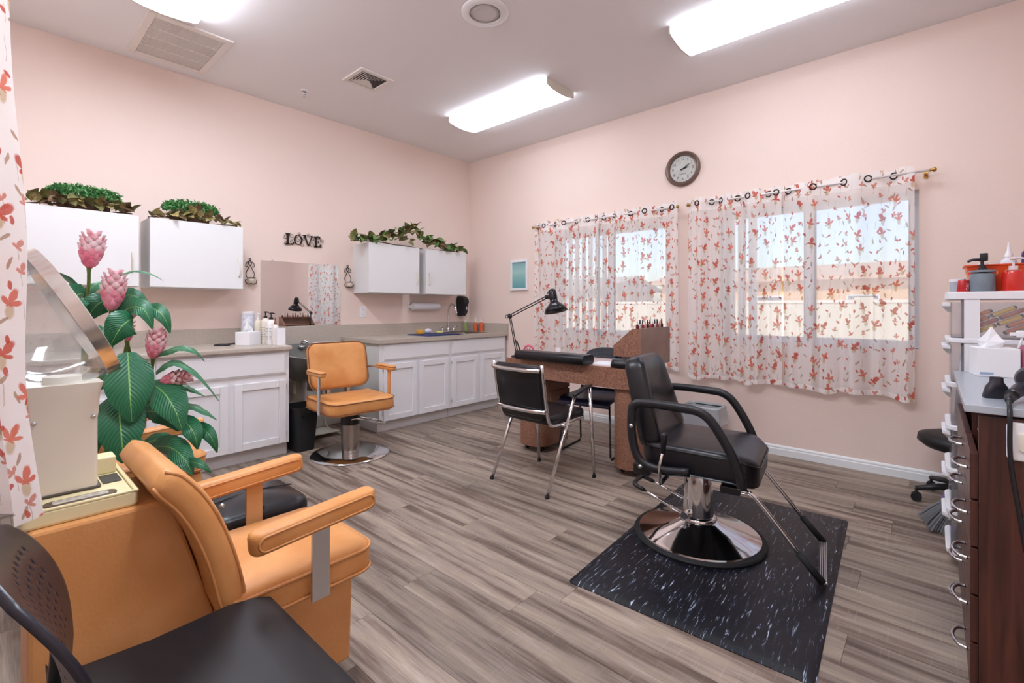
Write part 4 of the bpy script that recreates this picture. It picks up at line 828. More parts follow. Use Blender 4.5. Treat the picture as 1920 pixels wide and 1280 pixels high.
for s in (-1, 1):
    Y = s*.285
    ap = smooth_path([(.02, Y*.97, .405), (-.12, Y*.99, .395), (-.21, Y, .425), (-.245, Y, .52), (-.25, Y, .64), (-.235, Y, .692), (-.17, Y, .705), (0, Y, .700), (.075, Y, .688), (.13, Y, .64), (.20, Y*.99, .52), (.235, Y*.97, .42), (.24, Y*.95, .375)], 4)
    obj('armrest', tube(ap, .017, 10, flat=1.25), BLACK, t, True)
    for bx, bz in ((-.245, .59), (-.20, .40)): obj('arm_bolt', mv(xf(cyl(.010, -.005, .005, 12), Matrix.Rotation(PI/2, 4, 'X')), bx, Y+s*.018, bz), ALU, t, True)
    obj('hinge_block', box(-.25, s*.235-.03, .345, -.17, s*.235+.03, .40), BLACK, t, bevel=.006)
    # footrest rods with rubber sleeves
    F1, F2, F3 = (.20, s*.19, .335), (.27, s*.20, .335), (.455, s*.205, .12); F4 = (.535, s*.205, .03)
    obj('footrest_rod', tube(smooth_path([F1, (.24, s*.197, .338), F2, (.32, s*.2025, .285), F3], 4), .0095, 10), CHROME, t, True)
    obj('footrest_sleeve', tube([(.447, s*.205, .128), F4], .0145, 10), RUBBER, t, True)
    obj('footrest_mount', box(.14, s*.19-.022, .318, .225, s*.19+.022, .352), BLACK, t, bevel=.005)
fb = obj('footrest_bar', rot(box(.518, -.205, .022, .552, .205, .034), 'Y', -0), mat('ribbed_bar', '#b9b6b4', .3, .8), t, bevel=.004)
for k in range(5): obj('rib', tube([(.521+.007*k, -.2, .0352), (.521+.007*k, .2, .0352)], .002, 5), RUBBER, fb)
# pump lever to the back of the chair
for s in (-1, 1): obj('pump_rod', tube([(-.045, s*.085, .125), (-.265, s*.075, .205)], .0075, 8), CHROME, t, True)
obj('pump_handle', tube(smooth_path([(-.255, -.075, .202), (-.29, -.075, .214), (-.315, -.055, .222), (-.315, .055, .222), (-.29, .075, .214), (-.255, .075, .202)], 3), .0115, 8), BLACK, t, True)
obj('pump_pivot', mv(xf(cyl(.018, -.10, .10, 14), Matrix.Rotation(PI/2, 4, 'X')), -.045, 0, .125), CHROME, t, 40)
obj('recline_lever', tube([(-.10, -.315, .34), (-.105, -.318, .42), (-.085, -.322, .50)], .0075, 8), CHROME, t, True)
obj('lever_grip', tube([(-.087, -.322, .49), (-.080, -.323, .575), (-.079, -.323, .585)], [.011, .0155, .012], 10), BLACK, t, True); obj('lever_link', tube([(-.10, -.315, .342), (-.10, -.2, .342)], .009, 8), BLACK, t, True)

# floor mat
def mat_material():
    m = bpy.data.materials.new('marbled_mat'); m.use_nodes = True; n = m.node_tree.nodes; l = m.node_tree.links; b = n['Principled BSDF']
    tc = n.new('ShaderNodeTexCoord'); mp = n.new('ShaderNodeMapping'); mp.inputs['Scale'].default_value = (100, 11, 1); mp.inputs['Rotation'].default_value = (0, 0, .05); l.new(tc.outputs['Object'], mp.inputs[0])
    t1 = n.new('ShaderNodeTexNoise'); t1.inputs['Scale'].default_value = 1; t1.inputs['Detail'].default_value = 5; t1.inputs['Roughness'].default_value = .7; t1.inputs['Distortion'].default_value = .6; l.new(mp.outputs[0], t1.inputs['Vector'])
    r = n.new('ShaderNodeValToRGB'); e = r.color_ramp.elements; e[0].position = .55; e[0].color = lin('#101017'); e[1].position = .70; e[1].color = lin('#c5d2e2'); q = e.new(.605); q.color = lin('#2c3346'); l.new(t1.outputs['Fac'], r.inputs[0])
    l.new(r.outputs[0], b.inputs[0]); b.inputs['Roughness'].default_value = .42; b.inputs['Specular IOR Level'].default_value = .3; return m
MM = mat_material()
t = thing('salon_mat', 'black marbled anti-fatigue mat under the black styling chair', 'mat', (3.783, -1.815, 0), math.radians(3))
mw, ml = .90, 1.46
obj('slab', loft([rr(mw, ml, .02, .0005), rr(mw, ml, .02, .003), rr(mw-.05, ml-.05, .03, .012)]), MM, t, 30)

# waste bin with liner by the window wall
t = thing('lined_bin', 'black waste bin with a clear liner behind the black styling chair', 'waste bin', (3.12, -.26, 0))
obj('body', loft([rr(.19, .16, .02, 0), rr(.27, .21, .03, .36), rr(.262, .202, .03, .36), rr(.18, .15, .02, .01)]), RUBBER, t, 40)
lw = [[(x*(1+.03*math.sin(9*k+i)), y*(1+.03*math.cos(7*k+i*2)), z) for k, (x, y) in enumerate(rrect(w2, d2, .03, 5))] for i, (w2, d2, z) in enumerate(((.26, .20, .20), (.25, .19, .34), (.275, .215, .375), (.30, .235, .365), (.315, .25, .30), (.31, .25, .22)))]
obj('liner', loft(lw, False, False), clear_mat('liner_film', (.80, .85, .90), .5, .55, .2), t, 40)
# ================================================================ RIGHT SIDE: stool, broom, drawer tower, station
t = thing('rolling_stool', 'black rolling stool with a star base beside the drawer tower', 'stool', (4.70, -.345, 0))
obj('seat', lathe([(.10, .325), (.20, .335), (.235, .365), (.23, .40), (.17, .418), (.001, .425)], 32), mat('stool_vinyl', '#151416', .5), t, True)
obj('seat_plate', box(-.09, -.09, .31, .09, .09, .327), BLACK, t, bevel=.006); obj('gas_lift', join(cyl(.025, .10, .22, 16), cyl(.014, .22, .315, 14)), BLACK, t, 40)
for k in range(5):
    a = math.radians(203+72*k); dx, dy = math.cos(a), math.sin(a)
    obj('base_arm', tube([(.0, 0, .105), (dx*.14, dy*.14, .10), (dx*.255, dy*.255, .078)], [.030, .024, .017], 8, flat=.8), BLACK, t, True)
    c = (dx*.255, dy*.255); obj('caster', join(mv(xf(cyl(.026, -.022, -.004, 14), Matrix.Rotation(PI/2, 4, 'X')), c[0], c[1], .027), mv(xf(cyl(.026, .004, .022, 14), Matrix.Rotation(PI/2, 4, 'X')), c[0], c[1], .027), mv(cyl(.007, .02, .075, 8), c[0], c[1], 0)), RUBBER, t, 40)
t = thing('broom', 'broom with a purple head and grey bristles on the floor by the drawer tower', 'broom', (4.612, -.80, 0), math.radians(12))
V, F = [], []; rnd = random.Random(4)
for i in range(260):
    u = rnd.uniform(-1, 1); v = rnd.uniform(-1, 1)
    a = Vector((.016*v-.01, .06*u, .125)); b = Vector((.03*v-.085, .125*u, .004+.012*rnd.random())); g = tube([a, (a+b)/2+Vector((0, .004*v, .006)), b], .0016, 3); k = len(V); V += g[0]; F += [tuple(q+k for q in f) for f in g[1]]
o = obj('bristles', (V, F), mat('grey_bristle', '#8d8f92', .7), t); o['kind'] = 'stuff'
obj('head', loft([[(x, y, z) for x, y in rrect(d2, w2, .012)] for w2, d2, z in ((.15, .05, .10), (.145, .05, .13), (.08, .045, .175), (.04, .036, .20))]), mat('purple_plastic', '#6a5aa8', .4), t, 40)
obj('handle', tube([(0, 0, .19), (.035, .02, .70), (.06, .03, .98)], .011, 8), ALU, t, True)

DRAW = clear_mat('drawer_plastic', (.95, .96, .98), .3, .07, .1)
TX, TY0, TY1 = 4.60, -1.335, -.995; TW = .385
t = thing('drawer_tower', 'white plastic drawer tower with clear drawers beside the window wall', 'drawer tower', (TX, (TY0+TY1)/2, 0)); hy = (TY1-TY0)/2
LV = [.065, .245, .43, .625, .82, 1.02, 1.215]
for i, z in enumerate(LV):
    top = i == len(LV)-1
    obj('shelf_frame', join(loft([[(x+TW/2-.005, y, zz) for x, y in rrect(TW+.02, 2*hy+.012, .05)] for zz in (z, z+(.035 if top else .022))])), WPLAS, t, bevel=.004)
    if top: continue
    nz = LV[i+1]
    for xx in (.045, TW-.05):
        for s in (-1, 1): obj('post', box(xx, s*hy-.012 if s > 0 else -hy, z+.022, xx+.05, hy if s > 0 else -hy+.012, nz), WPLAS, t)
    h = nz-z-.022
    d = obj('drawer', join(box(.002, -hy+.016, z+.026, .006, hy-.016, nz-.012), box(.006, -hy+.016, z+.026, TW-.02, -hy+.019, nz-.012), box(.006, hy-.019, z+.026, TW-.02, hy-.016, nz-.012), box(.006, -hy+.019, z+.026, TW-.02, hy-.019, z+.029), box(TW-.023, -hy+.019, z+.029, TW-.02, hy-.019, nz-.012)), DRAW, t)
    obj('pull_lip', loft([[(-.028, -.10, nz-.012), (.002, -.13, nz-.012), (.002, .13, nz-.012), (-.028, .10, nz-.012)], [(-.026, -.10, nz-.03), (.002, -.13, nz-.03), (.002, .13, nz-.03), (-.026, .10, nz-.03)], [(-.006, -.06, nz-.058), (.002, -.08, nz-.058), (.002, .08, nz-.058), (-.006, .06, nz-.058)]]), WPLAS, d, bevel=.003)
for cx in (.05, TW-.05):
    for s in (-1, 1): obj('caster', mv(join(mv(xf(cyl(.022, -.01, .01, 12), Matrix.Rotation(PI/2, 4, 'X')), 0, 0, .022), cyl(.007, .02, .065, 8)), cx, s*(hy-.04), 0), RUBBER, t, 40)
CC = {'blue': '#2f7fc0', 'orange': '#d9763a', 'yellow': '#e7bd3a', 'red brown': '#b5502f'}
rnd = random.Random(12); z0 = LV[5]+.0292; ui = math.radians(28); UU = Vector((math.cos(ui), 0, math.sin(ui))); VV = Vector((-math.sin(ui), 0, math.cos(ui)))
for lay in range(2):
    for a in range(-2, 3):
        for b_ in range(-8, 9):
            c = UU*(a*.093+.02*(b_ % 2))+VV*(b_*.0212); hx, hz = .040*UU.x+.008, .040*UU.z+.008
            if abs(c.x) > .155-hx or abs(c.z) > .075-hz: continue
            nm = ('orange', 'yellow', 'orange', 'blue', 'red brown', 'orange', 'blue', 'yellow')[rnd.randrange(8)]
            r_ = thing('perm_rod', nm+' perm rod in the top clear drawer', 'hair curler', (TX+.19+c.x, TY0+.033+.028*lay, z0+.0755+c.z), 0, nm+' perm rods in the drawer'); r_.rotation_euler = (0, -ui, 0)
            X90 = Matrix.Rotation(PI/2, 4, 'Y')
            obj('roller', xf(lathe([(.0095, -.036), (.0085, -.02), (.0085, .02), (.0095, .036)], 8), X90), mat('rod_'+nm.replace(' ', '_'), CC[nm], .4), r_, 40)
            for s_ in (-1, 1): obj('end_cap', xf(sphere(.0085, 6, 4), Matrix.Translation((s_*.037, 0, 0))), mat('rod_cap', '#23303c', .4), r_)
# things on the tower
TZ = LV[-1]+.035+.0003
b = thing('orange_basket', 'orange plastic basket with printed rings on top of the drawer tower', 'basket', (4.79, -1.14, TZ))
OR = mat('orange_plastic', '#e8531f', .35)
obj('tub', loft([rr(.22, .15, .02, 0), rr(.27, .20, .03, .115), rr(.285, .215, .03, .117), rr(.285, .215, .03, .122), rr(.262, .192, .03, .122), rr(.21, .14, .02, .006)]), OR, b, 40)
for i in range(5): obj('printed_ring', mv(xf(rot(torus(.012, .0022, 18, 5), 'X', 90), Matrix.Identity(4)), -.09+.045*i, -.0945, .085), mat('ring_print', '#f0a58c', .5), b, True)
bottle('white bottle with a long pointed nozzle in the orange basket', (4.80, -1.12, TZ+.007), .028, .15, mat('frost_bottle', '#dfe2ea', .3), 'cone', WPLAS, name='applicator_bottle')
bottle('dark purple bottle standing in the orange basket', (4.86, -1.13, TZ+.007), .022, .185, mat('purple_bottle', '#4a3068', .3), 'flat', BLACK, name='hair_product_bottle')
bottle('small white capped tub in the orange basket', (4.715, -1.12, TZ+.007), .028, .11, WPLAS, 'flat', WPLAS, name='hair_product_tub')
bottle('grey tub with a black pump at the front of the drawer tower', (4.705, -1.285, TZ), .042, .085, mat('slate_tub', '#76828c', .4), None, name='pump_tub')
o = bpy.data.objects['pump_tub']; obj('lid', cyl(.043, .085, .094, 24), mat('slate_lid', '#7f8b95', .4), o, 40)
obj('pump', join(cyl(.016, .094, .104, 14), cyl(.011, .104, .118, 12), cyl(.006, .118, .135, 8), mv(cushion(.026, .03, .034, .006, .003), .005, 0, .135), tube([(0, 0, .142), (-.03, 0, .143), (-.048, 0, .134)], [.007, .006, .005], 8)), BLACK, o, 40)
bottle('red bottle with a clear pump at the front of the drawer tower', (4.80, -1.287, TZ), .036, .09, mat('red_gloss', '#d22a22', .2, coat=.4), 'pump', mat('pale_pump', '#e4d9dc', .3), name='pump_bottle')
q = thing('hair_wax_tin', 'small red tapered tin with lettering on the drawer tower edge', 'tin', (4.645, -1.28, TZ), math.radians(42)); obj('tin', lathe([(.023, 0), (.024, .002), (.019, .05), (.018, .052)], 24), mat('red_tin', '#b81f24', .3), q, 50)
tx = text_shape('OSiS', .017); obj('lettering', xf(tx, Matrix.Translation((-.004, -.0233, .022)) @ Matrix.Rotation(math.radians(-6), 4, 'X') @ Matrix.Rotation(PI/2, 4, 'X') @ Matrix.Rotation(math.radians(80), 4, 'Z')), WPLAS, q)
q = thing('clear_tub', 'clear lidded tub at the corner of the drawer tower', 'tub', (4.628, -1.19, TZ)); obj('tub', lathe([(.026, 0), (.028, .003), (.028, .05)], 20), mat('grey_tub', '#aeb4bd', .2), q, 40); obj('lid', cyl(.0295, .05, .062, 20), WPLAS, q, 40)

# salon station
WOOD = None
def wood_material():
    m = bpy.data.materials.new('dark_walnut'); m.use_nodes = True; n = m.node_tree.nodes; l = m.node_tree.links; b = n['Principled BSDF']
    tc = n.new('ShaderNodeTexCoord'); mp = n.new('ShaderNodeMapping'); mp.inputs['Scale'].default_value = (40, 40, 2.2); l.new(tc.outputs['Object'], mp.inputs[0])
    t1 = n.new('ShaderNodeTexNoise'); t1.inputs['Scale'].default_value = 1; t1.inputs['Detail'].default_value = 4; t1.inputs['Distortion'].default_value = .8; l.new(mp.outputs[0], t1.inputs['Vector'])
    r = n.new('ShaderNodeValToRGB'); e = r.color_ramp.elements; e[0].position = .3; e[0].color = lin('#2f1814'); e[1].position = .75; e[1].color = lin('#5f352a'); l.new(t1.outputs['Fac'], r.inputs[0]); l.new(r.outputs[0], b.inputs[0]); b.inputs['Roughness'].default_value = .35; return m
WOOD = wood_material(); GTOP = mat('grey_laminate', '#a9b0b8', .25)
SX, SY0, SY1, SH = 4.622, -2.335, -1.385, .90
t = thing('salon_station', 'dark walnut salon station with a grey top and chrome drawer handles', 'cabinet', (SX, SY0, 0)); L = SY1-SY0; D = .50
obj('top', box(-.012, -.012, SH-.022, D+.01, L+.004, SH), GTOP, t, bevel=.002)
obj('near_side', box(.018, 0, .0, D, .02, SH-.0305), WOOD, t); obj('far_side', box(.018, L-.02, 0, D, L, SH-.0305), WOOD, t); obj('back_panel', box(D-.015, .02, 0, D, L-.02, SH-.0305), WOOD, t); obj('bottom_panel', box(.05, .02, .05, D-.015, L-.02, .07), WOOD, t); obj('toe_board', box(.04, .02, 0, .055, L-.02, .05), WOOD, t)
obj('divider', box(.018, .30, .07, D-.015, .318, SH-.0305), WOOD, t)
for i in range(5):
    z0, z1 = .075+.138*i, .075+.138*(i+1)-.006
    for a, b_ in ((.003, .305), (.314, L-.003)):
        d = obj('drawer_front', box(0, a, z0, .0175, b_, z1), WOOD, t, bevel=.0015); c = (a+b_)/2
        if a > .2: c = a+.16
        obj('pull_handle', tube(smooth_path([(0, c-.06, (z0+z1)/2), (-.022, c-.05, (z0+z1)/2), (-.034, c, (z0+z1)/2), (-.022, c+.05, (z0+z1)/2), (0, c+.06, (z0+z1)/2)], 4), .005, 8), CHROME, d, True)
obj('open_niche_liner', box(.03, .021, .775, .10, .299, .778), mat('violet_film', '#b8a6d0', .3), t)
q = thing('station_outlet', 'white outlet box on the near side of the salon station', 'outlet', (SX+.115, SY0-.0005, .81)); obj('plate', xf(cushion(.085, .105, .012, .012, .004), Matrix.Rotation(PI/2, 4, 'X')), WPLAS, q, 40); obj('socket', xf(cushion(.04, .05, .018, .008, .002), Matrix.Rotation(PI/2, 4, 'X')), IVORY, q, 40)
ZT = SH+.0004
t = thing('tissue_box', 'white tissue box on the salon station', 'tissue box', (4.728, -1.475, ZT), math.radians(10)); obj('carton', box(-.062, -.06, 0, .062, .06, .115), PAPER, t, bevel=.002)
g2 = [(x*1.1-.01, y, z+.0095) for x, y, z in TISS[0]], TISS[1]; obj('tissue', [(x, y, z) for x, y, z in g2[0]] and g2, PAPER, t); obj('label_print', box(-.055, -.0606, .008, -.015, -.0601, .018), mat('pale_blue_print', '#9fb4cf', .6), t)
bottle('pink spray bottle with a white trigger behind the hair dryer', (4.832, -1.49, ZT), .035, .135, mat('pink_liquid', '#b0647c', .2, coat=.4), 'trigger', WPLAS, name='spray_bottle', cat='spray bottle')
bottle('blue bottle at the back of the salon station', (4.92, -1.46, ZT), .03, .16, mat('blue_bottle', '#2c77b8', .3), 'flat', WPLAS, name='hair_product_bottle')
BLKP = mat('dryer_black', '#2b2a33', .3); PUR = mat('dryer_purple', '#6b4fa8', .3)
q = thing('dryer_nozzle', 'black hair dryer nozzle standing on the salon station', 'nozzle', (4.688, -2.16, ZT), math.radians(20))
obj('cone', loft([[(x, y, z) for x, y in rrect(w2, d2, r2, 5)] for w2, d2, r2, z in ((.062, .022, .006, 0), (.064, .026, .008, .006), (.050, .034, .014, .035), (.032, .032, .0155, .05), (.030, .030, .0145, .065))]), BLKP, q, 40); obj('throat', cyl(.012, .0652, .0655, 14), BLACK, q)
q = thing('hair_dryer', 'black and purple hair dryer with a cord hanging off the salon station', 'hair dryer', (4.80, -2.10, ZT), 0)
HM = Matrix.Translation((.02, .03, .066)) @ Matrix.Scale(1.25, 4) @ Matrix.Rotation(math.radians(60), 4, 'Z') @ Matrix.Rotation(math.radians(90), 4, 'Y')
obj('barrel', xf(lathe([(.022, -.11), (.030, -.10), (.045, -.03), (.050, .02), (.047, .06), (.036, .085), (.03, .088)], 28), HM), BLKP, q, 50); obj('purple_band', xf(lathe([(.0472, -.022), (.0508, .018), (.0508, .022), (.0475, -.02)], 28, False, False), HM), PUR, q, True); obj('rear_grille', xf(join(*[mv(torus(r_, .002, 20, 5), 0, 0, .089) for r_ in (.008, .016, .024, .031)]), HM), BLACK, q, True)
obj('handle', tube(smooth_path([(.0, .02, .066), (-.03, -.03, .055), (-.065, -.09, .035), (-.085, -.135, .024)], 4), [.022]*4+[.020]*5+[.017]*4, 12), BLKP, q, True)
obj('strain_relief', tube([(-.085, -.135, .022), (-.092, -.165, .018), (-.096, -.195, .013)], [.015, .012, .009], 10), BLACK, q, True)
obj('cord', tube(smooth_path([(-.096, -.19, .013), (-.099, -.235, .008), (-.1, -.262, -.03), (-.098, -.262, -.15), (-.075, -.263, -.34), (-.05, -.262, -.55), (-.045, -.262, -.72), (-.02, -.29, -.855), (.10, -.33, -.888)], 6), .0055, 6), BLACK, q, True)

# ================================================================ FOREGROUND ROW ALONG THE NEAR WALL
def tan_armchair(name, label, x0, y_front, box_back, far_post_tan):
    """square tan armchair facing +y on a panelled box; origin under the seat front centre"""
    t = thing(name, label, 'chair', (x0, y_front, 0), 0, 'tan dryer chairs')
    hb = .115
    P = [(-.745, .07), (-.03, .07), (-.02, .365), (-.40, .365), (-.50, .715), (-.745, .715)] if box_back else [(-.50, .07), (-.03, .07), (-.02, .365), (-.48, .365)]
    V = []; w0, w1 = .105, .118
    obj('box', prism([(u, v) for u, v in P], -.155 if box_back else -.19, .110 if box_back else .19, 'yz'), TANSIDE, t, bevel=.008)
    obj('plinth', box(-.12, -.70 if box_back else -.45, 0, .09, -.07, .068), BLACK, t)
    s = obj('seat', mv(cushion(.42, .41, .10, .055, .03, .015, 6), 0, -.205, .368), TAN, t, True)
    for z in (.388, .450): obj('piping', tube([(x, y-.205, z) for x, y in rrect(.422, .412, .055, 6)], .0045, 6, True), TANPIPE, s, True)
    # S-curved padded back
    prof = [(-.385, .40), (-.395, .47), (-.415, .56), (-.445, .65), (-.480, .72), (-.518, .77), (-.545, .793)]
    R = []
    for k, (w2, th, f) in enumerate(((.17, 0, 0), (.195, 1, 0), (.20, 2, 0))): pass
    pts = smooth_path([(0, y, z) for y, z in prof], 4); n = len(pts); rings = []
    for i, p in enumerate(pts):
        a = pts[max(i-1, 0)]; b = pts[min(i+1, n-1)]; tg = (b-a).normalized(); nr = Vector((0, tg.z, -tg.y)); q = i/(n-1)
        thk = .036*min(1, 4.5*min(q+.06, 1-q+.06))**.5; w2 = .20*(1-.10*max(0, (abs(2*q-1)-.75)/.25)**2)
        rings.append([tuple(p+Vector((u*w2/.2, 0, 0))+nr*v) for u, v in [(xx, yy) for xx, yy in rrect(.40, 2*thk, thk*.75, 4)]])
    bk = obj('backrest', loft(rings), TAN, t, True)
    for j in (2, 7, 12, 17): obj('piping', tube([r_[j] for r_ in rings[1:-1]], .0042, 6), TANPIPE, bk, True)
    for sx in (-1, 1):
        X = sx*.238
        a = obj('armrest', mv(rot(mv(cushion(.058, .345, .058, .026, .014), 0, 0, -.029), 'X', 4), X, -.20, .607), TAN, t, True)
        for dx in (-.0285, .0285): obj('piping', rot(([(x, y, z) for x, y, z in tube([(dx+X, -.20+yy, .607+zz) for yy, zz in rrect(.315, .036, .017, 5)], .003, 5, True)[0]], tube([(dx+X, -.20+yy, .607+zz) for yy, zz in rrect(.315, .036, .017, 5)], .003, 5, True)[1]), 'X', 4, (X, -.20, .607)), TANPIPE, a, True)
        obj('arm_post', box(X-.004+sx*0, -.215, .385, X+.004, -.165, .60), ALU if sx > 0 else (mat('tan_post', '#c99a68', .4) if far_post_tan else ALU), t)
    for sx in (-1, 1): obj('back_stud', mv(sphere(.006, 8, 6), sx*.205, -.42, .70), ALU, t, True); obj('back_stud', mv(sphere(.006, 8, 6), sx*.205, -.385, .43), ALU, t, True)
    return t
tan_armchair('dryer_chair', 'tan vinyl dryer chair in the left foreground under the hair dryer hood', 3.055, -3.435, True, True)
tan_armchair('dryer_chair', 'tan vinyl chair behind the flowering plant by the base cabinets', 1.665, -3.50, False, False)
# hair dryer hood
t = thing('hood_dryer', 'clear hooded hair dryer on a cream control tray', 'hood dryer', (3.0, -4.0925, .7154))
tray = obj('tray', join(loft([rr(.29, .19, .012, 0), rr(.295, .195, .012, .006), rr(.295, .195, .012, .032)]), box(-.1475, -.0975, .032, .1475, -.0885, .038), box(-.1475, .0885, .032, .1475, .0975, .038), box(-.1475, -.0885, .032, -.1385, .0885, .038), box(.1385, -.0885, .032, .1475, .0885, .038)), CREAM, t, bevel=.002)
obj('control_plate', mv(xf(cushion(.04, .125, .003, .018, .001), Matrix.Identity(4)), .108, -.0, .0322), mat('brown_plate_edge', '#5a4638', .4), tray); obj('control_label', mv(cushion(.026, .095, .001, .008, .0003), .108, 0, .0353), mat('silver_label', '#c9c3b4', .35, vary='#8f8a80', vscale=90), tray)
obj('grille_slot', box(-.045, .048, .0322, .03, .084, .034), mat('slot_dark', '#3a352e', .6), tray); obj('rear_housing', box(-.12, .018, .032, -.06, .086, .075), CREAM, tray, bevel=.004); obj('knob', mv(cyl(.014, .0323, .04, 16), -.115, -.06, 0), BLACK, tray, True)
t2 = obj('column', loft([[(x-.0, y-.0225, z) for x, y in rrect(.095, wd, .008, 3)] for wd, z in ((.118, .0323), (.118, .20), (.122, .215), (.128, .262), (.14, .285))]), COLUMN, t, 40)
obj('column_foot', mv(cushion(.105, .13, .006, .008, .002), 0, -.0225, .0325), mat('foot_dark', '#4a4238', .5), t2)
obj('bolt', join(*[mv(sphere(.005, 8, 6),   .0485, yy, .205) for yy in (-.072, .028)]), ALU, t2, True)
NM = Matrix.Translation((-.01, -.0055, .447)) @ Matrix.Rotation(math.radians(-62.4), 4, 'X')   # local +z is the opening direction
N2 = [(.158, .012), (.160, .0), (.159, -.03), (.150, -.08), (.128, -.125), (.09, -.16), (.045, -.178), (.004, -.182)]
obj('clear_hood', xf(lathe(N2, 36, False, False), NM), CLEAR, t, True)
obj('rim_band', xf(lathe([(.160, -.012), (.164, -.012), (.166, .014), (.158, .016), (.156, .012)], 40, False, False), NM), mat('steel_rim', '#d6d3ce', .18, 1), t, 50)
obj('hood_mount', mv(cyl(.035, .285, .302, 20), 0, -.0225, 0), COLUMN, t, 40)
# black ottoman
t = thing('foot_stool', 'black quilted footstool beside the tan dryer chair', 'stool', (2.535, -3.545, 0))
obj('cushion', mv(cushion(.34, .36, .10, .07, .035, .02, 6), 0, 0, .335), VINYL, t, True)
obj('seam', join(tube([(0, -.165, .44), (0, -.08, .452), (0, .08, .452), (0, .165, .44)], .003, 5), tube([(-.155, 0, .44), (-.07, 0, .452), (.07, 0, .452), (.155, 0, .44)], .003, 5)), BLACK, t)
for sx in (-1, 1):
    for sy in (-1, 1): obj('leg', tube([(sx*.12, sy*.13, .34), (sx*.14, sy*.15, 0)], .012, 8), BLACK, t, True)
# curtain on the near wall, seen almost edge-on
SHEER2 = curtain_material('floral_sheer_thick', .62, .16)
def near_curtain():
    t = thing('curtain', 'white floral sheer curtain hanging at the left edge of the view', 'curtain', (3.36, -4.30, 0), 0, 'floral sheer curtains')
    path = smooth_path([(0.0, .10), (-.05, .125), (-.10, .07), (-.17, .055), (-.23, .02), (-.30, .045), (-.40, .0), (-.52, .03), (-.66, -.02), (-.85, .02), (-1.05, -.02), (-1.25, .01), (-1.5, -.02)].__class__([(a, b, 0) for a, b in [(0.0, .08), (-.04, .118), (-.09, .075), (-.15, .04), (-.20, -.02), (-.28, -.03), (-.40, -.06), (-.52, -.025), (-.66, -.06), (-.85, -.02), (-1.05, -.05), (-1.25, .0), (-1.5, -.03)]]), 8)
    rnd = random.Random(2); nz = 40; V, F, U = [], [], []; zt, zb = 2.13, .80; arc = [0]
    for i in range(1, len(path)): arc.append(arc[-1]+(path[i]-path[i-1]).length)
    n = len(path)
    for j in range(nz+1):
        q = j/nz; z = zt+(zb-zt)*q
        for i, p in enumerate(path):
            k = .62+.42*q; V.append((p.x, p.y*k+.005+.008*math.sin(14*q+p.x*9)*q, z)); U.append((arc[i], z))
    for j in range(nz):
        for i in range(n-1): a = j*n+i; F.append((a, a+1, a+n+1, a+n))
    obj('sheer_cloth', (V, F), SHEER2, t, True, uv=U)
    me = mesh('grommet', torus(.021, .0055, 18, 6), GROM, True)
    for k in range(8): o = obj('grommet', None, None, t, me=me, loc=(-.10-.19*k, .0, 2.085)); o.rotation_euler = (PI/2, 0, .6*(-1)**k)
near_curtain()
rod('slim white curtain rod on the near wall over the dryer chairs', 1.75, 3.42, -4.30, 2.085, RY+.001)

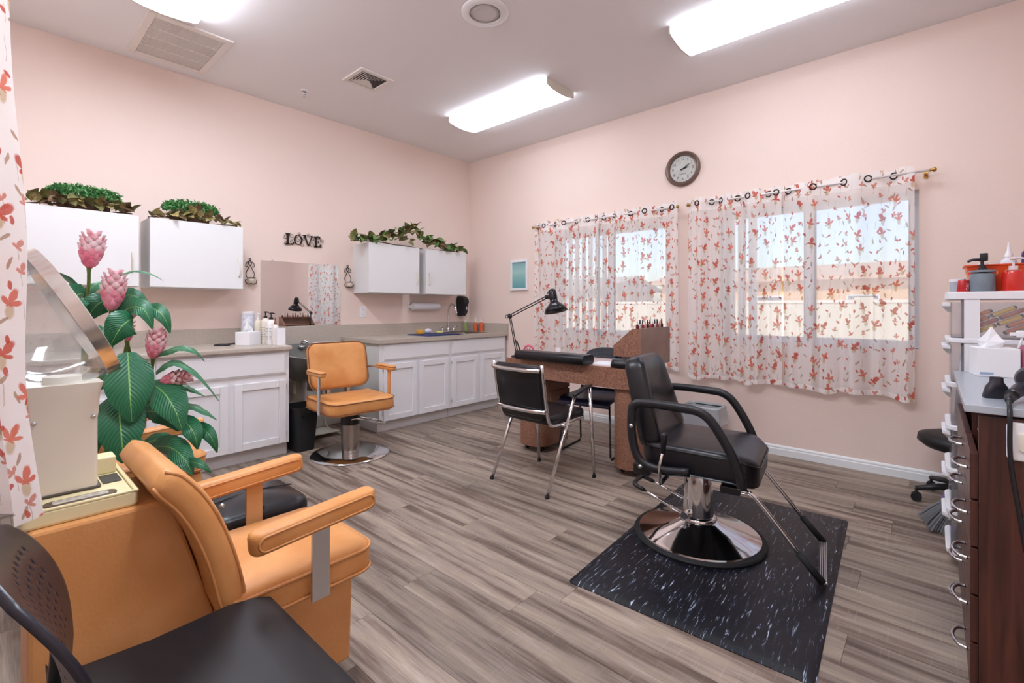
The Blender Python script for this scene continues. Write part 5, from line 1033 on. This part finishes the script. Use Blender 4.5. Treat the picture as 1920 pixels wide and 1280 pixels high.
# ================================================================ FLOWERING GINGER PLANT
LEAVES=[
 ( (2.276, -3.877, 1.011) , (2.369, -3.887, 0.892) , (2.388, -3.884, 0.767) ,0.157,0.0),
 ( (2.273, -3.906, 0.855) , (2.37, -3.913, 0.752) , (2.392, -3.907, 0.625) ,0.160,0.0),
 ( (2.319, -3.812, 0.887) , (2.453, -3.785, 0.839) , (2.499, -3.758, 0.732) ,0.123,0.0),
 ( (2.421, -3.746, 0.755) , (2.526, -3.733, 0.734) , (2.541, -3.72, 0.662) ,0.071,0.0),
 ( (2.268, -3.79, 0.99) , (2.392, -3.719, 1.024) , (2.411, -3.662, 0.967) ,0.033,1.0),
 ( (2.305, -3.797, 0.927) , (2.433, -3.736, 0.963) , (2.51, -3.641, 0.822) ,0.033,1.0),
 ( (2.321, -3.742, 0.874) , (2.397, -3.715, 0.871) , (2.411, -3.662, 0.831) ,0.029,1.0),
 ( (2.378, -3.731, 0.809) , (2.478, -3.695, 0.797) , (2.504, -3.646, 0.75) ,0.031,1.0),
 ( (2.435, -3.707, 0.724) , (2.535, -3.685, 0.713) , (2.549, -3.659, 0.638) ,0.052,0.0),
 ( (2.14, -3.904, 1.126) , (2.284, -3.849, 1.184) , (2.32, -3.81, 1.099) ,0.091,0.4),
 ( (2.196, -3.814, 1.171) , (2.305, -3.784, 1.161) , (2.322, -3.755, 1.08) ,0.063,0.2),
 ( (2.046, -3.895, 1.154) , (2.144, -3.847, 1.231) , (2.172, -3.782, 1.145) ,0.078,0.4),
 ( (2.265, -3.859, 1.135) , (2.309, -3.9, 1.109) , (2.277, -3.929, 1.034) ,0.116,0.1),
 ( (1.921, -3.966, 1.218) , (1.869, -4.019, 1.299) , (1.729, -4.07, 1.304) ,0.031,1.0),
 ( (1.924, -3.963, 1.215) , (1.954, -3.943, 1.264) , (1.923, -3.897, 1.293) ,0.036,0.7),
 ( (2.045, -3.975, 1.23) , (2.098, -4.008, 1.213) , (2.107, -4.0, 1.123) ,0.108,0.1),
 ( (2.065, -3.904, 1.21) , (2.09, -3.949, 1.182) , (2.048, -3.973, 1.113) ,0.094,0.1),
 ( (2.03, -3.869, 1.308) , (2.133, -3.816, 1.328) , (2.168, -3.745, 1.29) ,0.020,1.0),
 ( (2.095, -3.93, 0.94) , (2.156, -3.957, 0.897) , (2.129, -3.981, 0.83) ,0.091,0.1),
 ( (2.03, -3.935, 0.888) , (2.105, -3.922, 0.881) , (2.099, -3.9, 0.855) ,0.056,0.1),
 ( (2.351, -3.81, 0.652) , (2.519, -3.78, 0.666) , (2.598, -3.75, 0.59) ,0.093,0.1),
 ( (2.221, -3.832, 0.636) , (2.317, -3.786, 0.674) , (2.33, -3.734, 0.665) ,0.038,0.7),
 ( (2.158, -3.821, 0.752) , (2.256, -3.774, 0.759) , (2.275, -3.716, 0.681) ,0.086,0.1),
 ( (2.521, -3.765, 0.618) , (2.622, -3.741, 0.635) , (2.647, -3.706, 0.598) ,0.034,0.3),
 ( (1.837, -4.041, 0.818) , (1.881, -4.075, 0.7) , (1.858, -4.089, 0.548) ,0.078,0.1),
 ( (1.944, -3.945, 0.774) , (2.02, -3.937, 0.697) , (1.994, -3.941, 0.563) ,0.074,0.1),
 ( (1.911, -3.974, 1.083) , (2.028, -3.93, 1.064) , (2.033, -3.906, 0.98) ,0.079,0.2),
 ( (1.922, -3.951, 1.016) , (1.995, -3.926, 1.04) , (2.005, -3.877, 1.105) ,0.067,0.3),
 ( (1.993, -3.901, 0.686) , (2.153, -3.832, 0.603) , (2.158, -3.821, 0.527) ,0.087,0.1),
 ( (2.076, -3.827, 0.686) , (2.122, -3.827, 0.759) , (2.117, -3.791, 0.807) ,0.066,0.2),
]
BLOOMS=[
 ( (2.033, -3.96, 1.337) , (2.048, -3.946, 1.484) ,0.085, (1.965, -3.98, 1.128) ),
 ( (2.176, -3.912, 1.168) , (2.189, -3.9, 1.326) ,0.082, (2.124, -3.918, 0.941) ),
 ( (2.056, -3.845, 1.123) , (2.059, -3.842, 1.189) ,0.079, (1.996, -3.858, 0.925) ),
 ( (2.196, -3.867, 1.047) , (2.21, -3.855, 1.13) ,0.037, (2.155, -3.864, 0.918) ),
 ( (2.272, -3.799, 0.98) , (2.288, -3.785, 1.095) ,0.071, (2.196, -3.827, 0.77) ),
 ( (2.344, -3.788, 0.895) , (2.429, -3.712, 0.921) ,0.065, (2.258, -3.825, 0.799) ),
]

def world_leaf(B, M_, T, W, face, k=9):
    B, M_, T = Vector(B), Vector(M_), Vector(T); camv = Vector((.95, -.15, .05)).normalized()
    V, F, rib = [], [], []
    for i in range(k+1):
        s = i/k; p = (1-s)**2*B+2*s*(1-s)*(2*M_-.5*B-.5*T)+s*s*T
        tg = (2*(1-s)*((2*M_-.5*B-.5*T)-B)+2*s*(T-(2*M_-.5*B-.5*T))).normalized()
        side = tg.cross(camv).normalized()                                   # broad face towards the room
        up = side.cross(tg).normalized(); side = (side*math.cos(face*1.2)+up*math.sin(face*1.2)).normalized(); nr = side.cross(tg).normalized()
        if nr.dot(camv) < 0: nr = -nr
        w_ = W*(.5 if face < .5 else .9)*(math.sin(PI*min(.985, .07+.915*s**.8))**.75)*(1-.12*s)
        wv = .10*w_*math.sin(s*17)
        V += [tuple(p-side*w_-nr*(.22*w_+wv)), tuple(p-side*w_*.5-nr*.03*w_), tuple(p+nr*-.05*w_), tuple(p+side*w_*.5-nr*.03*w_), tuple(p+side*w_-nr*(.22*w_-wv))]; rib.append(p+nr*.0)
    for i in range(k):
        for j in range(4): a = i*5+j; F.append((a, a+1, a+6, a+5))
    return (V, F), rib
def leaf_material():
    m = bpy.data.materials.new('ginger_leaf'); m.use_nodes = True; n = m.node_tree.nodes; l = m.node_tree.links; b = n['Principled BSDF']
    u = n.new('ShaderNodeUVMap'); s = n.new('ShaderNodeSeparateXYZ'); l.new(u.outputs[0], s.inputs[0])
    def M(op, a, b_=None):
        q = n.new('ShaderNodeMath'); q.operation = op
        for i, v in enumerate((a, b_)):
            if v is None: continue
            (setattr(q.inputs[i], 'default_value', v) if isinstance(v, (int, float)) else l.new(v, q.inputs[i]))
        return q.outputs[0]
    ax = M('ABSOLUTE', s.outputs[0]); ph = M('ADD', M('MULTIPLY', s.outputs[1], 95.0), M('MULTIPLY', ax, -30.0)); wv = M('SINE', ph)
    r = n.new('ShaderNodeValToRGB'); r.color_ramp.elements[0].position = .25; r.color_ramp.elements[0].color = lin('#17603f'); r.color_ramp.elements[1].position = .95; r.color_ramp.elements[1].color = lin('#257349'); l.new(M('MULTIPLY', M('ADD', wv, 1.0), .5), r.inputs[0])
    mx = n.new('ShaderNodeMix'); mx.data_type = 'RGBA'; l.new(M('LESS_THAN', ax, .035), mx.inputs[0]); l.new(r.outputs[0], mx.inputs[6]); mx.inputs[7].default_value = lin('#7fb45f'); l.new(mx.outputs[2], b.inputs[0]); b.inputs['Roughness'].default_value = .38
    bp = n.new('ShaderNodeBump'); bp.inputs['Strength'].default_value = .35; bp.inputs['Distance'].default_value = .003; l.new(wv, bp.inputs['Height']); l.new(bp.outputs[0], b.inputs['Normal']); return m
GL = leaf_material()
PX, PY = 2.12, -4.02
t = thing('ginger_plant', 'tall artificial ginger plant with pink blooms and large dark green leaves', 'plant', (PX, PY, 0))
def loc_(v): return Vector(v)-Vector((PX, PY, 0))
STEM = mat('green_stalk', '#6b7a34', .5, vary='#4e6a30', vscale=20); PETS = [mat('pink_petal', '#f4b3bd', .5, vary='#fadfe2', vscale=35), mat('deep_pink_petal', '#e2708a', .5, vary='#f0a0ae', vscale=30)]
for B, M_, T, W, f in LEAVES:
    (V, F), rib = world_leaf(B, M_, T, W, f); k = 9
    uv = [((-1, -.5, 0, .5, 1)[i % 5], (i//5)/k) for i in range(len(V))]
    obj('leaf', ([tuple(loc_(v)) for v in V], F), GL, t, True, uv=uv)
obj('pot', lathe([(.10, 0), (.115, .01), (.13, .20), (.138, .205), (.138, .225), (.12, .225), (.115, .19)], 28), mat('dark_pot', '#3a2d28', .6), t, 40); obj('soil', cyl(.117, .18, .192, 24), mat('moss', '#2f3a22', .95), t)
for x, y, zt in ((2.19, -3.95, .95), (2.05, -3.97, 1.10), (2.24, -3.90, .80)): obj('stalk', tube(smooth_path([(.02*(x-PX), 0, .185), tuple(loc_((x*.5+PX*.5, y*.5+PY*.5, zt*.55))), tuple(loc_((x, y, zt)))], 4), .011, 8), STEM, t, True)
for B, T, W, S in BLOOMS:
    B, T, S = Vector(B), Vector(T), Vector(S); ax = (T-B); L = ax.length; ax.normalize(); q = Vector((0, 0, 1)).rotation_difference(ax).to_matrix().to_4x4(); M4 = Matrix.Translation(loc_(B)) @ q
    obj('flower_stem', tube(smooth_path([tuple(loc_(S)), tuple(loc_((S+B)/2)+Vector((0, .01, 0))), tuple(loc_(B)), tuple(loc_(B+ax*L*.2))], 4), [.006]*8+[.008]*5, 8), STEM, t, True)
    fl = obj('bloom_core', xf(lathe([(W*.12, 0), (W*.30, L*.25), (W*.36, L*.5), (W*.25, L*.8), (W*.04, L*.97)], 12), M4), PETS[1], t, True)
    nrow = 8 if W > .05 else 5
    for r_ in range(nrow):
        s = r_/(nrow-1); rad = W*.34*math.sin(PI*(.18+.66*s))**.8; cnt = 6 if s < .8 else 4
        for c in range(cnt):
            a = 2*PI*(c+.5*(r_ % 2))/cnt; pl = W*(.52-.18*s); pw = W*.46*(1-.3*s)
            PV, PF = [], []
            for i in range(4):
                u = i/3; hw = pw/2*math.sin(PI*(.25+.72*u))**.7; out = rad+W*.16*math.sin(PI*u*.75)+(.09*W if u > .9 else 0)
                for sx in (-1, 0, 1):
                    PV.append(((out-.10*W*abs(sx))*math.cos(a)-sx*hw*math.sin(a), (out-.10*W*abs(sx))*math.sin(a)+sx*hw*math.cos(a), L*(.04+.80*s)+pl*u))
            for i in range(3): PF += [(i*3, i*3+1, i*3+4, i*3+3), (i*3+1, i*3+2, i*3+5, i*3+4)]
            obj('petal', xf((PV, PF), M4), PETS[0] if s > .3 else PETS[1], fl, True)
